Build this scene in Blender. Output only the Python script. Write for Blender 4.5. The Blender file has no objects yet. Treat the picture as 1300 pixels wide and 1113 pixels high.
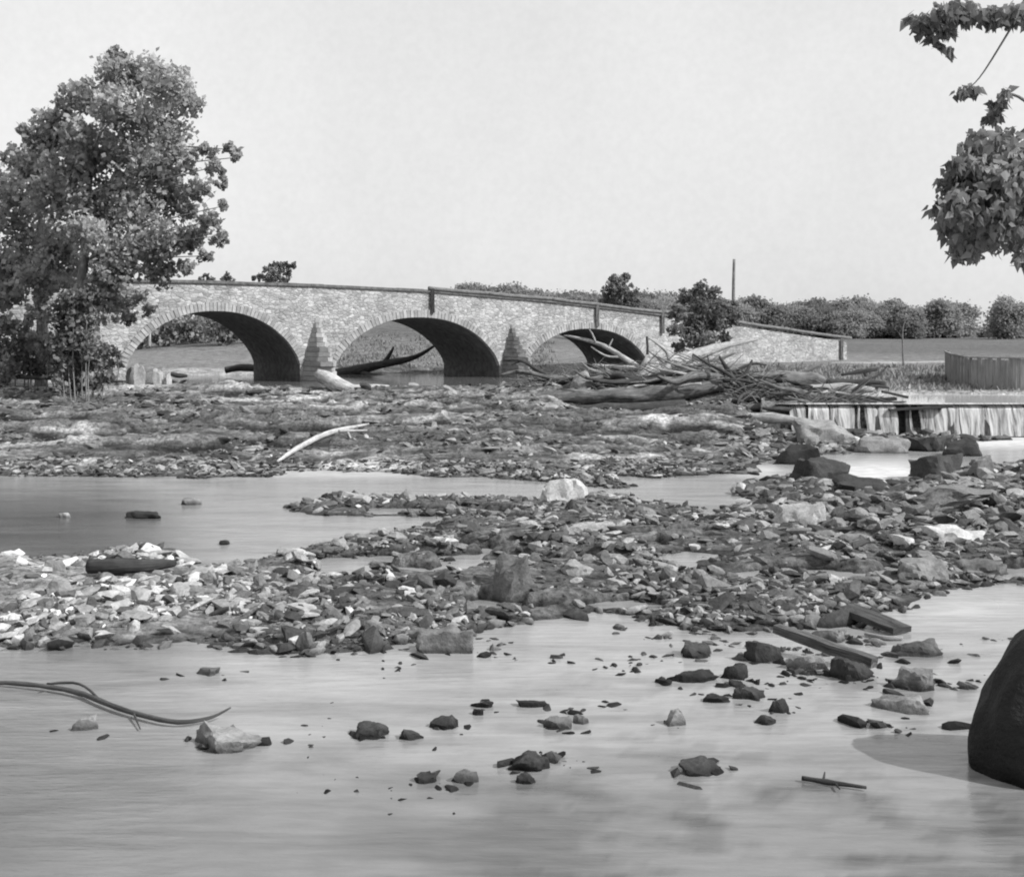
import bpy, bmesh, math, random
import numpy as np
from mathutils import Vector, Matrix, noise as mnoise

random.seed(7); rng = np.random.default_rng(11)
SC = bpy.context.scene
COL = SC.collection
F, CX, HY, CH = 1500.0, 650.0, 430.0, 3.6      # focal px, centre x, horizon row, camera height

# ------------------------------------------------------------------ helpers
def tag(o, label=None, cat=None, group=None, kind=None):
    if label: o['label'] = label
    if cat: o['category'] = cat
    if group: o['group'] = group
    if kind: o['kind'] = kind
    return o
def link(o, parent=None):
    COL.objects.link(o)
    if parent: o.parent = parent
    return o
def empty(name, loc=(0,0,0)):
    o = bpy.data.objects.new(name, None); o.location = loc; o.empty_display_size = .3
    return link(o)
def mesh_np(name, V, Fs, smooth=False, tone=None):
    """V (n,3), Fs (m,k) arrays"""
    me = bpy.data.meshes.new(name)
    V = np.asarray(V, dtype=np.float32); Fs = np.asarray(Fs, dtype=np.int32)
    me.vertices.add(len(V)); me.vertices.foreach_set('co', V.ravel())
    k = Fs.shape[1]
    me.loops.add(Fs.size); me.loops.foreach_set('vertex_index', Fs.ravel())
    me.polygons.add(len(Fs))
    me.polygons.foreach_set('loop_start', np.arange(0, Fs.size, k, dtype=np.int32))
    me.update(calc_edges=True)
    me.polygons.foreach_set('use_smooth', np.full(len(Fs), smooth))
    if tone is not None: add_attr(me, 'tone', tone)
    me.validate(); return me
def add_attr(me, nm, vals):
    a = me.attributes.new(nm, 'FLOAT', 'POINT'); a.data.foreach_set('value', np.asarray(vals, dtype=np.float32))
def mesh_py(name, V, Fs, smooth=False):
    me = bpy.data.meshes.new(name); me.from_pydata([tuple(v) for v in V], [], Fs); me.update()
    if smooth:
        me.polygons.foreach_set('use_smooth', [True]*len(me.polygons))
    return me
def obj(name, me, mat, parent=None, loc=(0,0,0), rot=None):
    o = bpy.data.objects.new(name, me)
    if mat and not me.materials: me.materials.append(mat)
    o.location = loc
    if rot: o.rotation_euler = rot
    return link(o, parent)
def sst(x, a, b):
    t = np.clip((np.asarray(x, dtype=float)-a)/(b-a), 0, 1); return t*t*(3-2*t)

# numpy value noise
_P = rng.random((256, 256))
def vn(x, y, seed=0):
    x = np.asarray(x, float)+seed*17.3; y = np.asarray(y, float)+seed*9.7
    xi = np.floor(x).astype(int); yi = np.floor(y).astype(int)
    fx = x-xi; fy = y-yi; fx = fx*fx*(3-2*fx); fy = fy*fy*(3-2*fy)
    a = _P[xi & 255, yi & 255]; b = _P[(xi+1) & 255, yi & 255]; c = _P[xi & 255, (yi+1) & 255]; d = _P[(xi+1) & 255, (yi+1) & 255]
    return (a*(1-fx)+b*fx)*(1-fy)+(c*(1-fx)+d*fx)*fy
def fbm(x, y, o=4, seed=0):
    s = 0; a = .5; n = 0
    for i in range(o):
        s = s+a*vn(x*2**i, y*2**i, seed+i*3); n += a; a *= .5
    return s/n

# ------------------------------------------------------------------ materials
def mat(name, build):
    m = bpy.data.materials.new(name); m.use_nodes = True
    nt = m.node_tree; nt.nodes.clear()
    build(nt, nt.nodes, nt.links); return m
def N(nt, t, **kw):
    n = nt.nodes.new(t)
    for k, v in kw.items():
        if k.startswith('_'): setattr(n, k[1:], v)
        else: n.inputs[k].default_value = v
    return n
def ramp(nt, fac, stops):
    r = nt.nodes.new('ShaderNodeValToRGB')
    while len(r.color_ramp.elements) < len(stops): r.color_ramp.elements.new(.5)
    for e, (p, v) in zip(r.color_ramp.elements, stops): e.position = p; e.color = (v, v, v, 1)
    nt.links.new(fac, r.inputs[0]); return r.outputs[0]
def mth(nt, op, a, b=None, clamp=False):
    n = nt.nodes.new('ShaderNodeMath'); n.operation = op; n.use_clamp = clamp
    for i, v in enumerate((a, b)):
        if v is None: continue
        if hasattr(v, 'links'): nt.links.new(v, n.inputs[i])
        else: n.inputs[i].default_value = v
    return n.outputs[0]
def noise_tex(nt, vec, scale, detail=4, rough=.6, dist=0):
    n = N(nt, 'ShaderNodeTexNoise', Scale=scale, Detail=detail, Roughness=rough, Distortion=dist)
    if vec is not None: nt.links.new(vec, n.inputs['Vector'])
    return n.outputs['Fac']
def finish(nt, col, rough=.9, bump=None, bs=.5, bd=.02, spec=.2, extra=None):
    p = N(nt, 'ShaderNodeBsdfPrincipled')
    p.inputs['Specular IOR Level'].default_value = spec
    if hasattr(rough, 'links'): nt.links.new(rough, p.inputs['Roughness'])
    else: p.inputs['Roughness'].default_value = rough
    if hasattr(col, 'links'): nt.links.new(col, p.inputs['Base Color'])
    else: p.inputs['Base Color'].default_value = (col, col, col, 1)
    if bump is not None:
        b = N(nt, 'ShaderNodeBump', Strength=bs, Distance=bd); nt.links.new(bump, b.inputs['Height'])
        nt.links.new(b.outputs[0], p.inputs['Normal'])
    out = nt.nodes.new('ShaderNodeOutputMaterial')
    nt.links.new(p.outputs[0], out.inputs[0])
    return p
def coords(nt, kind='Object', scale=(1,1,1)):
    t = nt.nodes.new('ShaderNodeTexCoord'); m = N(nt, 'ShaderNodeMapping'); m.inputs['Scale'].default_value = scale
    nt.links.new(t.outputs[kind], m.inputs[0]); return m.outputs[0]
def wpos(nt, scale=(1,1,1)):
    t = nt.nodes.new('ShaderNodeNewGeometry'); m = N(nt, 'ShaderNodeMapping'); m.inputs['Scale'].default_value = scale
    nt.links.new(t.outputs['Position'], m.inputs[0]); return m.outputs[0]
def attr(nt, nm):
    a = nt.nodes.new('ShaderNodeAttribute'); a.attribute_name = nm; return a.outputs['Fac']
def orand(nt):
    return nt.nodes.new('ShaderNodeObjectInfo').outputs['Random']

def m_rock(name, base, var=.25, usetone=False, wet=True, freq=1.0):
    def b(nt, n, l):
        co = coords(nt)
        w = wpos(nt)
        n1 = noise_tex(nt, w, 3.2*freq, 6, .65); n2 = noise_tex(nt, w, 22*freq, 4, .6)
        c = ramp(nt, n1, [(.28, base*(1-var*1.6)), (.5, base), (.72, base*(1+var))])
        c = mth(nt, 'MULTIPLY', c, ramp(nt, n2, [(.3, .72), (.7, 1.2)]))
        if usetone: c = mth(nt, 'MULTIPLY', c, attr(nt, 'tone'))
        else: c = mth(nt, 'MULTIPLY', c, mth(nt, 'ADD', mth(nt, 'MULTIPLY', orand(nt), .7), .65))
        if wet:
            sep = nt.nodes.new('ShaderNodeSeparateXYZ'); l.new(w, sep.inputs[0])
            z = mth(nt, 'ADD', sep.outputs[2], mth(nt, 'MULTIPLY', n1, .05))
            c = mth(nt, 'MULTIPLY', c, ramp(nt, z, [(.045, .35), (.12, 1.)]))
        bm = mth(nt, 'ADD', mth(nt, 'MULTIPLY', n1, 1.), mth(nt, 'MULTIPLY', n2, .35))
        finish(nt, c, .8, bm, .9, .04)
    return mat(name, b)
M_ROCK = m_rock('grey_rock', .17)
M_ROCKD = m_rock('dark_wet_rock', .045)
M_ROCKL = m_rock('pale_rock', .34)
M_RUBBLE = m_rock('loose_rubble', .21, usetone=True)

def b_ground(nt, n, l):
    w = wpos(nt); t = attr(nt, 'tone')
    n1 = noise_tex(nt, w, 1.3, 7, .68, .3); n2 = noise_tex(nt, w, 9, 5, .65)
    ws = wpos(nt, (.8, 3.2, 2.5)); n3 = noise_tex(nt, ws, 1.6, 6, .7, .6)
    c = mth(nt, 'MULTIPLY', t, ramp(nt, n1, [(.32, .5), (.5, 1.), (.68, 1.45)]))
    c = mth(nt, 'MULTIPLY', c, ramp(nt, n2, [(.35, .45), (.5, 1.), (.66, 1.5)]))
    c = mth(nt, 'MULTIPLY', c, ramp(nt, n3, [(.33, .55), (.48, 1.), (.7, 1.45)]))
    bm = mth(nt, 'ADD', mth(nt, 'MULTIPLY', n3, 1.), mth(nt, 'MULTIPLY', n2, .6))
    finish(nt, c, .85, bm, .9, .12)
M_GROUND = mat('river_gravel_and_mud', b_ground)

def b_masonry(nt, n, l):
    t = nt.nodes.new('ShaderNodeUVMap'); t.uv_map = 'UVMap'
    m0 = nt.nodes.new('ShaderNodeMapping'); l.new(t.outputs[0], m0.inputs[0])
    # wobble the courses a little
    nz = N(nt, 'ShaderNodeTexNoise', Scale=1.6, Detail=3.0); l.new(m0.outputs[0], nz.inputs['Vector'])
    mx = nt.nodes.new('ShaderNodeVectorMath'); mx.operation = 'MULTIPLY_ADD'
    l.new(nz.outputs['Color'], mx.inputs[0]); mx.inputs[1].default_value = (.3, .16, 0); l.new(m0.outputs[0], mx.inputs[2])
    mv = nt.nodes.new('ShaderNodeMapping'); mv.inputs['Scale'].default_value = (3.1, 6.4, 1); l.new(mx.outputs[0], mv.inputs[0])
    ve = N(nt, 'ShaderNodeTexVoronoi', Scale=1.0, Randomness=.82); ve.feature = 'DISTANCE_TO_EDGE'; l.new(mv.outputs[0], ve.inputs['Vector'])
    vor = N(nt, 'ShaderNodeTexVoronoi', Scale=1.0, Randomness=.82); l.new(mv.outputs[0], vor.inputs['Vector'])
    vb = nt.nodes.new('ShaderNodeSeparateColor'); l.new(vor.outputs['Color'], vb.inputs[0])
    big = noise_tex(nt, m0.outputs[0], .45, 7, .7); fine = noise_tex(nt, m0.outputs[0], 6, 6, .75)
    c = ramp(nt, vb.outputs[0], [(0, .26), (.35, .34), (.7, .39), (1, .47)])
    c = mth(nt, 'MULTIPLY', c, ramp(nt, big, [(.34, .66), (.5, 1.), (.66, 1.14)]))
    c = mth(nt, 'MULTIPLY', c, ramp(nt, fine, [(.3, .68), (.5, 1.), (.66, 1.16)]))
    joint = ramp(nt, ve.outputs['Distance'], [(.0, .0), (.11, 1.)])
    c = mth(nt, 'MULTIPLY', c, mth(nt, 'ADD', mth(nt, 'MULTIPLY', joint, .2), .82))
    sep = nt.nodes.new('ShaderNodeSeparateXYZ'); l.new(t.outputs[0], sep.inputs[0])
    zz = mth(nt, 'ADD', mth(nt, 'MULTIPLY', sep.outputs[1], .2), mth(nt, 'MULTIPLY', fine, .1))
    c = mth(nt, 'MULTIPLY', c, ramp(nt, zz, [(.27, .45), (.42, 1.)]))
    h = mth(nt, 'MULTIPLY', joint, .45)
    h = mth(nt, 'ADD', h, mth(nt, 'MULTIPLY', fine, .5)); h = mth(nt, 'ADD', h, mth(nt, 'MULTIPLY', vb.outputs[1], .4))
    finish(nt, c, .92, h, .8, .06)
M_MASON = mat('rubble_limestone_masonry', b_masonry)
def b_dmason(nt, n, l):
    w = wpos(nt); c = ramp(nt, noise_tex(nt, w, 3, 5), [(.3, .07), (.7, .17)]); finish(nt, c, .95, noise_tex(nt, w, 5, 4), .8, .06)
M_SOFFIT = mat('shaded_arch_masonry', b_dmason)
def b_vous(nt, n, l):
    w = wpos(nt); c = ramp(nt, noise_tex(nt, w, 2.5, 6, .7), [(.3, .22), (.5, .33), (.7, .42)])
    c = mth(nt, 'MULTIPLY', c, ramp(nt, attr(nt, 'tone'), [(0, .7), (1, 1.15)])); finish(nt, c, .9, noise_tex(nt, w, 9, 4), .7, .04)
M_VOUS = mat('dressed_arch_stone', b_vous)

def m_wood(name, lo, hi, wetmul=1):
    def b(nt, n, l):
        co = coords(nt, 'UV', (9, .8, 1)); w = wpos(nt)
        n1 = noise_tex(nt, co, 2.2, 6, .7, .4); n2 = noise_tex(nt, w, 4, 4)
        c = ramp(nt, n1, [(.34, lo*.6), (.5, (lo+hi)/2), (.64, hi)])
        c = mth(nt, 'MULTIPLY', c, ramp(nt, n2, [(.3, .7), (.7, 1.2)]))
        finish(nt, c, .85, mth(nt, 'ADD', n1, mth(nt, 'MULTIPLY', n2, .4)), .8, .03)
    return mat(name, b)
M_PALEWOOD = m_wood('bleached_driftwood', .2, .46)
M_GREYWOOD = m_wood('weathered_grey_wood', .08, .26)
M_DARKWOOD = m_wood('wet_dark_wood', .025, .085)
M_PALEDRY = m_wood('sun_bleached_wood', .34, .6)
M_BEAMG = m_wood('muddy_bark', .05, .2)
M_BEAM = m_wood('wet_grey_wood', .05, .14)
M_BARK = m_wood('tree_bark', .12, .3)

def m_leaf(name, lo, hi, trans=.3, freq=.9):
    def b(nt, n, l):
        w = wpos(nt); t = attr(nt, 'tone')
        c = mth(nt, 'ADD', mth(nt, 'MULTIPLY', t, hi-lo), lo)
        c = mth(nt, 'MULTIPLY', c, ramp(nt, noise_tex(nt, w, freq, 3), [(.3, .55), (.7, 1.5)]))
        d = N(nt, 'ShaderNodeBsdfDiffuse'); tr = N(nt, 'ShaderNodeBsdfTranslucent'); l.new(c, d.inputs[0]); l.new(c, tr.inputs[0])
        mx = N(nt, 'ShaderNodeMixShader'); mx.inputs[0].default_value = trans; l.new(d.outputs[0], mx.inputs[1]); l.new(tr.outputs[0], mx.inputs[2])
        o = nt.nodes.new('ShaderNodeOutputMaterial'); l.new(mx.outputs[0], o.inputs[0])
    return mat(name, b)
M_LEAF = m_leaf('tree_leaves', .17, .52, .45)
M_LEAFN = m_leaf('near_leaves', .12, .36, .4, 3)
M_LEAFD = m_leaf('shrub_leaves', .09, .32, .35)
M_FAR = m_leaf('hazed_distant_leaves', .25, .30, .55, .05)  # haze painted in: pale, narrow tone for the far trees
M_FARB = m_leaf('midground_leaves', .12, .28, .4, .3)

def b_water(nt, n, l):
    w = wpos(nt); foam = attr(nt, 'foam'); tone = attr(nt, 'tone')
    ws = wpos(nt, (.22, 1.0, 1)); s1 = noise_tex(nt, ws, 1.7, 5, .6, .8); s2 = noise_tex(nt, wpos(nt, (.5, 2.6, 1)), 3.5, 4, .6, .4)
    c = mth(nt, 'MULTIPLY', tone, ramp(nt, s1, [(.3, .72), (.5, 1.), (.72, 1.18)]))
    c = mth(nt, 'MULTIPLY', c, ramp(nt, s2, [(.3, .88), (.7, 1.1)]))
    fs = mth(nt, 'MULTIPLY', foam, ramp(nt, s2, [(.35, .25), (.6, 1.)]))
    mix = nt.nodes.new('ShaderNodeMix'); mix.data_type = 'FLOAT'; l.new(fs, mix.inputs[0]); l.new(c, mix.inputs[2]); mix.inputs[3].default_value = .62
    p = finish(nt, mix.outputs[0], .2, mth(nt, 'ADD', mth(nt, 'ADD', s2, s1), mth(nt, 'MULTIPLY', noise_tex(nt, wpos(nt, (1, 2.2, 1)), 7, 3), .35)), .3, .03, spec=.5)
    rr = mth(nt, 'ADD', mth(nt, 'MULTIPLY', foam, .5), .16); l.new(rr, p.inputs['Roughness']); p.inputs['IOR'].default_value = 1.33
M_WATER = mat('milky_shallow_water', b_water)
def b_pool(nt, n, l):
    s = noise_tex(nt, wpos(nt, (.6, 1.6, 1)), 2.2, 4, .6)
    c = ramp(nt, s, [(.3, .10), (.7, .16)]); sp = nt.nodes.new('ShaderNodeSeparateXYZ'); l.new(wpos(nt), sp.inputs[0]); c = mth(nt, 'ADD', c, mth(nt, 'MULTIPLY', ramp(nt, mth(nt, 'MULTIPLY', sp.outputs[0], .05), [(.38, 0), (.6, 1)]), .36)); p = finish(nt, c, .08, s, .1, .02, spec=.5); p.inputs['IOR'].default_value = 1.33
M_POOL = mat('still_pool_water', b_pool)
def b_fall(nt, n, l):
    co = coords(nt, 'UV', (1, 1, 1)); mp = N(nt, 'ShaderNodeMapping'); mp.inputs['Scale'].default_value = (2.6, .22, 1); l.new(co, mp.inputs[0])
    s = noise_tex(nt, mp.outputs[0], 2.4, 6, .7, .15)
    c = ramp(nt, s, [(.32, .18), (.48, .34), (.64, .55)])
    p = finish(nt, c, .35, s, .6, .05, spec=.5)
    l.new(ramp(nt, s, [(.36, .25), (.47, .8), (.55, 1.)]), p.inputs['Alpha'])
M_FALL = mat('falling_water', b_fall)

# ------------------------------------------------------------------ the terrain
def px0(u, v, z=0.0):           # helper: design point at pixel (u,v) of height z -> world XY
    Y = F*(CH-z)/(v-HY); return ((u-CX)/F*Y, Y)
def uY(u, Y): return ((u-CX)/F*Y, Y)
W_POLYS = [
 [(-500,604),(15,604),(120,601),(330,607),(370,600),(520,600),(690,611),(765,618),(785,625),(690,631),(560,635),(420,637),(365,645),(420,654),(560,655),(575,662),(470,681),(400,696),(300,717),(235,713),(180,698),(120,707),(15,711),(-500,720)],
 [(-900,822),(15,820),(130,823),(330,827),(440,823),(540,812),(600,801),(640,791),(700,784),(740,777),(860,790),(960,801),(1040,792),(1060,776),(1130,770),(1150,749),(1290,743),(2600,745),(4000,9000),(-4000,9000)],
 [(800,606),(870,602),(960,600),(985,610),(965,638),(900,656),(862,640),(800,626)],
 [(822,706),(870,698),(912,704),(902,722),(850,729)],
 [(930,594),(1000,578),(1060,574),(1120,566),(1300,556),(2200,556),(2200,592),(1300,590),(1180,602),(1150,614),(1080,614),(1060,603),(960,606)],
 [(820,574),(900,573),(1000,571),(1000,575),(900,578),(830,580)],
]
W_POLYS = [np.array([px0(*p) for p in P]) for P in W_POLYS]
U_POLY = np.array([uY(*p) for p in [(150,57),(240,53.6),(400,52.6),(700,52.6),(900,52),(975,47),(985,43.3),(2200,43.3),(2200,51),(1290,51.3),(1150,51.6),(1000,52.5),(950,57),(850,74),(770,88),(650,86),(520,83),(430,81),(320,78.5),(220,78),(0,90),(-400,110),(-400,96),(60,78),(140,68),(155,62)]])
def sdf(P, X, Y):               # + outside, - inside
    X = np.asarray(X, float); Y = np.asarray(Y, float)
    d = np.full(X.shape, 1e9); ins = np.zeros(X.shape, bool); n = len(P)
    for i in range(n):
        ax, ay = P[i]; bx, by = P[(i+1) % n]
        ex, ey = bx-ax, by-ay; wx, wy = X-ax, Y-ay
        t = np.clip((wx*ex+wy*ey)/(ex*ex+ey*ey+1e-12), 0, 1)
        d = np.minimum(d, (wx-ex*t)**2+(wy-ey*t)**2)
        c = (ay > Y) != (by > Y)
        xi = ax+(Y-ay)*ex/(ey if abs(ey) > 1e-9 else 1e-9)
        ins ^= c & (X < xi)
    d = np.sqrt(d); return np.where(ins, -d, d)
def land_sd(X, Y):
    s = np.full(np.shape(X), 50.)
    for P in W_POLYS: s = np.minimum(s, sdf(P, X, Y))
    return s
def H(X, Y, fine=True):
    X = np.asarray(X, float); Y = np.asarray(Y, float); u = CX+F*X/np.maximum(Y, 1)
    sd = land_sd(X, Y)+(fbm(X/1.6, Y/1.6, 4, 1)-.5)*np.clip(Y/14, .6, 2.2)
    dn = np.where(sd > 0, .20*(1-np.exp(-np.maximum(sd, 0)/.8)), -.28*(1-np.exp(np.minimum(sd, 0)/.6)))
    rough = np.where(sd > 0, np.minimum(1, sd/.5+.2), .12)
    dn = dn+rough*((fbm(X/1.1, Y/1.1, 4, 5)-.5)*.22+(fbm(X/.28, Y/.28, 3, 9)-.5)*.09)
    pud = sst(fbm(X/1.7, Y/1.1, 4, 101), .57, .64)*(Y > 13.5)*(Y < 31)*sst(sd, .1, .8)*sst(u, 250, 420)
    dn = dn-.24*pud
    left = 1-sst(u, 925, 1005)
    rise = 1.26*sst(Y, 31, 51)*left
    # ledges and clumps of the spillway bank
    led = np.abs(fbm(X/2.6+.3*Y, Y/1.1, 4, 21)-.5)*2; led2 = fbm(X/.7, Y/.45, 3, 31)-.5
    k = sst(Y, 32, 36)*left*(1-sst(Y, 49, 52)*.6)
    nl = fbm(X/3.4+Y*.12, Y/1.5-X*.05, 5, 25)*9; fr = nl-np.floor(nl); ter = (np.floor(nl)+sst(fr, .0, .16))/9
    dn = dn+rise+k*((.34-led)*.22+led2*.10+(ter-.5)*.95)
    # upstream side
    su = sdf(U_POLY, X, Y)+(fbm(X/2.2, Y/2.2, 3, 41)-.5)*.7*(sst(Y, 47, 50))
    far = 1.36+.75*sst(Y, 52, 112)+2.1*sst(Y, 100, 380)
    far = far+4.7*np.exp(-((u-540)/200)**2)*sst(Y, 84, 165)+1.2*np.exp(-((u-250)/140)**2)*sst(Y, 84, 140)
    far = far+1.3*sst(-u, -150, -20)*sst(Y, 50, 58)*(1-sst(Y, 75, 95))+(fbm(X/6, Y/6, 4, 51)-.5)*.35
    far = far+14*sst(Y, 500, 2500)
    e = np.exp(-np.maximum(su, 0)/1.4); up = far*(1-e)+(1.2+.06)*e
    dn = dn-.55*np.exp(-((u-790)/95)**4-((Y-45.2)/1.0)**2)  # pit added under the jam front to deepen its shadow
    w = np.where(u > 965, sst(Y, 43.0, 43.6), sst(Y, 50, 54))
    z = dn*(1-w)+up*w
    bed = 1.26-.7*(1-np.exp(np.minimum(su, 0)/.9))
    z = np.where((su < 0) & (Y > 43), np.minimum(bed, z+.05), z)
    z = np.where((u > 965) & (Y > 42.6) & (Y <= 43.4), -.2, z)
    return z
def Hs(x, y): return float(H(np.array([x]), np.array([y]))[0])

def tone_of(X, Y, Z):
    u = CX+F*X/np.maximum(Y, 1)
    t = np.full(X.shape, .085)
    t = t+.12*(1-sst(u, 150, 430))*(Y < 24)                       # pale left end of the bar
    bank = sst(Y, 31.5, 34)*(1-sst(Y, 53, 56))
    t = t*(1-bank)+bank*.105
    # pale thin washes that trickle down the bank
    wash = sst(fbm(X/4.5+Y*.14, Y/.95-X*.07, 4, 61), .56, .68); thin = 1-sst(np.abs(fbm(X/6+Y*.2, Y/1.5-X*.05, 3, 63)-.5), .004, .03)
    t = t*(1-bank*.35*sst(fbm(X/3, Y/1.2, 4, 65), .45, .6)) + bank*(wash*.07+thin*.17*sst(fbm(X/5, Y/3, 2, 68), .35, .6))
    lw = np.exp(-(((u-350)/60)**2+((Y-47)/3.2)**2))+np.exp(-(((u-85)/75)**2+((Y-36.5-(u-85)*.02)/1.1)**2)) + .9*np.exp(-(((u-400)/260)**2+((Y-32.6)/.9)**2))
    t = t+.46*np.clip(lw, 0, 1)*sst(fbm(X/1.6-Y*.15, Y/.5+X*.08, 4, 66), .44, .56)
    beach = (1-sst(u, 150, 260))*sst(Y, 46.5, 49)*(1-sst(Y, 56.5, 57.5)); t = t*(1-beach)+.36*beach
    su = sdf(U_POLY, X, Y)
    fld = sst(Y, 56, 58)*(u < 965)+sst(Y, 47, 49)*(u >= 965); fld = np.clip(fld, 0, 1)
    t = t*(1-fld)+fld*(.17+.05*(fbm(X/9, Y/9, 3, 71)-.5)-.06*sst(Y, 95, 130))
    shore = ((np.abs(su) < 1.6) & (Y > 72) & (u < 345) & (u > 205))
    t = np.where(shore, .3, t)
    t = np.where((su > 0) & (Y > 72) & (Y < 86) & (u > 400) & (u < 700) & (su < 1.2), .06, t)
    path = np.exp(-((Y-(86+fbm(X/12, X*0, 2, 77)*3))/1.0)**2)*(u > 1055); t = t+path*.22
    rb = (u >= 965)*sst(Y, 43.5, 48)*(1-sst(Y, 55, 62)); t = t+rb*.06
    wetc = sst(-Z, -.09, .0)*(Y < 43); t = t*(1-.6*wetc)
    return t

def polar_grid(ths, rs):
    T, R = np.meshgrid(ths, rs)
    Y = R; X = R*T                        # T is tan of bearing
    return X, Y
tl = np.concatenate([-np.geomspace(4.0, .5, 40)[:-1], np.linspace(-.5, .5, 700), np.geomspace(.5, 4.0, 40)[1:]])
rl = np.concatenate([np.linspace(1.5, 7, 20)[:-1], np.geomspace(7, 62, 470), np.geomspace(62, 400, 120)[1:], np.geomspace(400, 6000, 20)[1:]])
GX, GY = polar_grid(tl, rl); GZ = H(GX, GY)
nr, nc = GX.shape
idx = np.arange(nr*nc).reshape(nr, nc)
FQ = np.stack([idx[:-1,:-1], idx[:-1,1:], idx[1:,1:], idx[1:,:-1]], -1).reshape(-1, 4)
def blur(Z, k):
    out = Z.copy()
    for ax, kk in ((0, k), (1, k)):
        acc = np.zeros_like(out)
        for d in range(-kk, kk+1): acc += np.roll(out, d, axis=ax)
        out = acc/(2*kk+1)
    return out
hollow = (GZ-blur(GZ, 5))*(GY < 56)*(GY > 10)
TONE = tone_of(GX, GY, GZ)*np.clip(1+hollow*11, .2, 1.3)  # crevice shade painted into the tone: dips darker, rises paler
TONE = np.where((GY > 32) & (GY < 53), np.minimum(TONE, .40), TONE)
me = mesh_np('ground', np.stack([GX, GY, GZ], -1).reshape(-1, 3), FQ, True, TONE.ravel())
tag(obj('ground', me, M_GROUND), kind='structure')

# ------------------------------------------------------------------ water
tl2 = np.linspace(-1.6, 1.6, 500); rl2 = np.geomspace(1.5, 43.2, 260)
WX, WY = polar_grid(tl2, rl2); wu = CX+F*WX/WY; wv = HY+F*CH/WY
foam = np.clip(np.exp(-(((wu-1115)/62)**2+((wv-600)/13)**2))*1.3+np.exp(-(((wu-1240)/110)**2+((wv-560)/9)**2))+1.2*sst(wu, 1010, 1060)*np.exp(-((wv-556)/7)**2)+.8*np.exp(-(((wu-960)/35)**2+((wv-598)/7)**2))+.6*np.exp(-(((wu-420)/200)**2+((wv-601)/5)**2))
   +.35*np.exp(-(((wu-1210)/90)**2+((wv-770)/25)**2)), 0, 1)
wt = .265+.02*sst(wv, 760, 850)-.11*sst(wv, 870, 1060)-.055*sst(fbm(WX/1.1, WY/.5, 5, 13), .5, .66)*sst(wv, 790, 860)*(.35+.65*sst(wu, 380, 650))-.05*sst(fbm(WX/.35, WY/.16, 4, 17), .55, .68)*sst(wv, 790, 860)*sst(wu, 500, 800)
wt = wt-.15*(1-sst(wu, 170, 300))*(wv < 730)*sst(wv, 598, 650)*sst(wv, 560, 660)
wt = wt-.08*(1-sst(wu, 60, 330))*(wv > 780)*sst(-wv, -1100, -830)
wt = wt-.05*(1-sst(wu, -40, 160))*(wv > 900)  # lower left vignette painted into the water tone
wid = np.arange(WX.size).reshape(WX.shape)
WQ = np.stack([wid[:-1,:-1], wid[:-1,1:], wid[1:,1:], wid[1:,:-1]], -1).reshape(-1, 4)
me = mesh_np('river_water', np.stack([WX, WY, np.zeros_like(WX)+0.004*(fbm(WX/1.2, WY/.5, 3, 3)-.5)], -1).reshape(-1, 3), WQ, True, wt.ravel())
add_attr(me, 'foam', foam.ravel())
tag(obj('river_water', me, M_WATER), kind='structure')
bm = bmesh.new()
vs = [bm.verts.new((x, y, 1.2)) for x, y in U_POLY]; f = bm.faces.new(vs); 
if f.normal.z < 0: f.normal_flip()
bmesh.ops.triangulate(bm, faces=bm.faces[:])
me = bpy.data.meshes.new('upstream_water'); bm.to_mesh(me); bm.free()
for p in me.polygons:
    pass
tag(obj('upstream_water', me, M_POOL), kind='structure')

# ------------------------------------------------------------------ tubes, rocks, leaves
def tube(pts, radii, sides=9, wob=.12, seed=0, caps=True):
    rnd = random.Random(seed)
    # resample the path with a spline
    P = [Vector(p) for p in pts]; n = len(P)
    segs = 5 if n > 2 else 8
    Q = []; R = []
    for i in range(n-1):
        p0 = P[max(i-1, 0)]; p1 = P[i]; p2 = P[i+1]; p3 = P[min(i+2, n-1)]
        for k in range(segs):
            t = k/segs
            Q.append(.5*((2*p1)+(p2-p0)*t+(2*p0-5*p1+4*p2-p3)*t*t+(3*p1-p0-3*p2+p3)*t**3)); R.append(radii[i]*(1-t)+radii[i+1]*t)
    Q.append(P[-1]); R.append(radii[-1])
    V = []; Fs = []; L = 0; UV = []
    up = Vector((.13, .21, 1)).normalized()
    for i, q in enumerate(Q):
        d = (Q[min(i+1, len(Q)-1)]-Q[max(i-1, 0)]).normalized()
        a = d.cross(up)
        if a.length < .1: a = d.cross(Vector((1, 0, 0)))
        a.normalize(); b = d.cross(a)
        if i: L += (q-Q[i-1]).length
        for s in range(sides):
            an = 2*math.pi*s/sides
            r = R[i]*(1+wob*(mnoise.noise(Vector((math.cos(an)*1.3+seed, math.sin(an)*1.3, L*1.2/max(R[0]*4, .1))))*2))
            V.append(q+(a*math.cos(an)+b*math.sin(an))*r); UV.append((s/sides, L))
    m = len(Q)
    for i in range(m-1):
        for s in range(sides):
            s2 = (s+1) % sides
            Fs.append((i*sides+s, i*sides+s2, (i+1)*sides+s2, (i+1)*sides+s))
    if caps:
        Fs.append(tuple(reversed(range(sides)))); Fs.append(tuple((m-1)*sides+s for s in range(sides)))
    return V, Fs, UV
def merge(parts):
    V = []; Fs = []; UV = []
    for v, f, uv in parts:
        o = len(V); V += list(v); UV += list(uv); Fs += [tuple(i+o for i in q) for q in f]
    return V, Fs, UV
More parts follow.
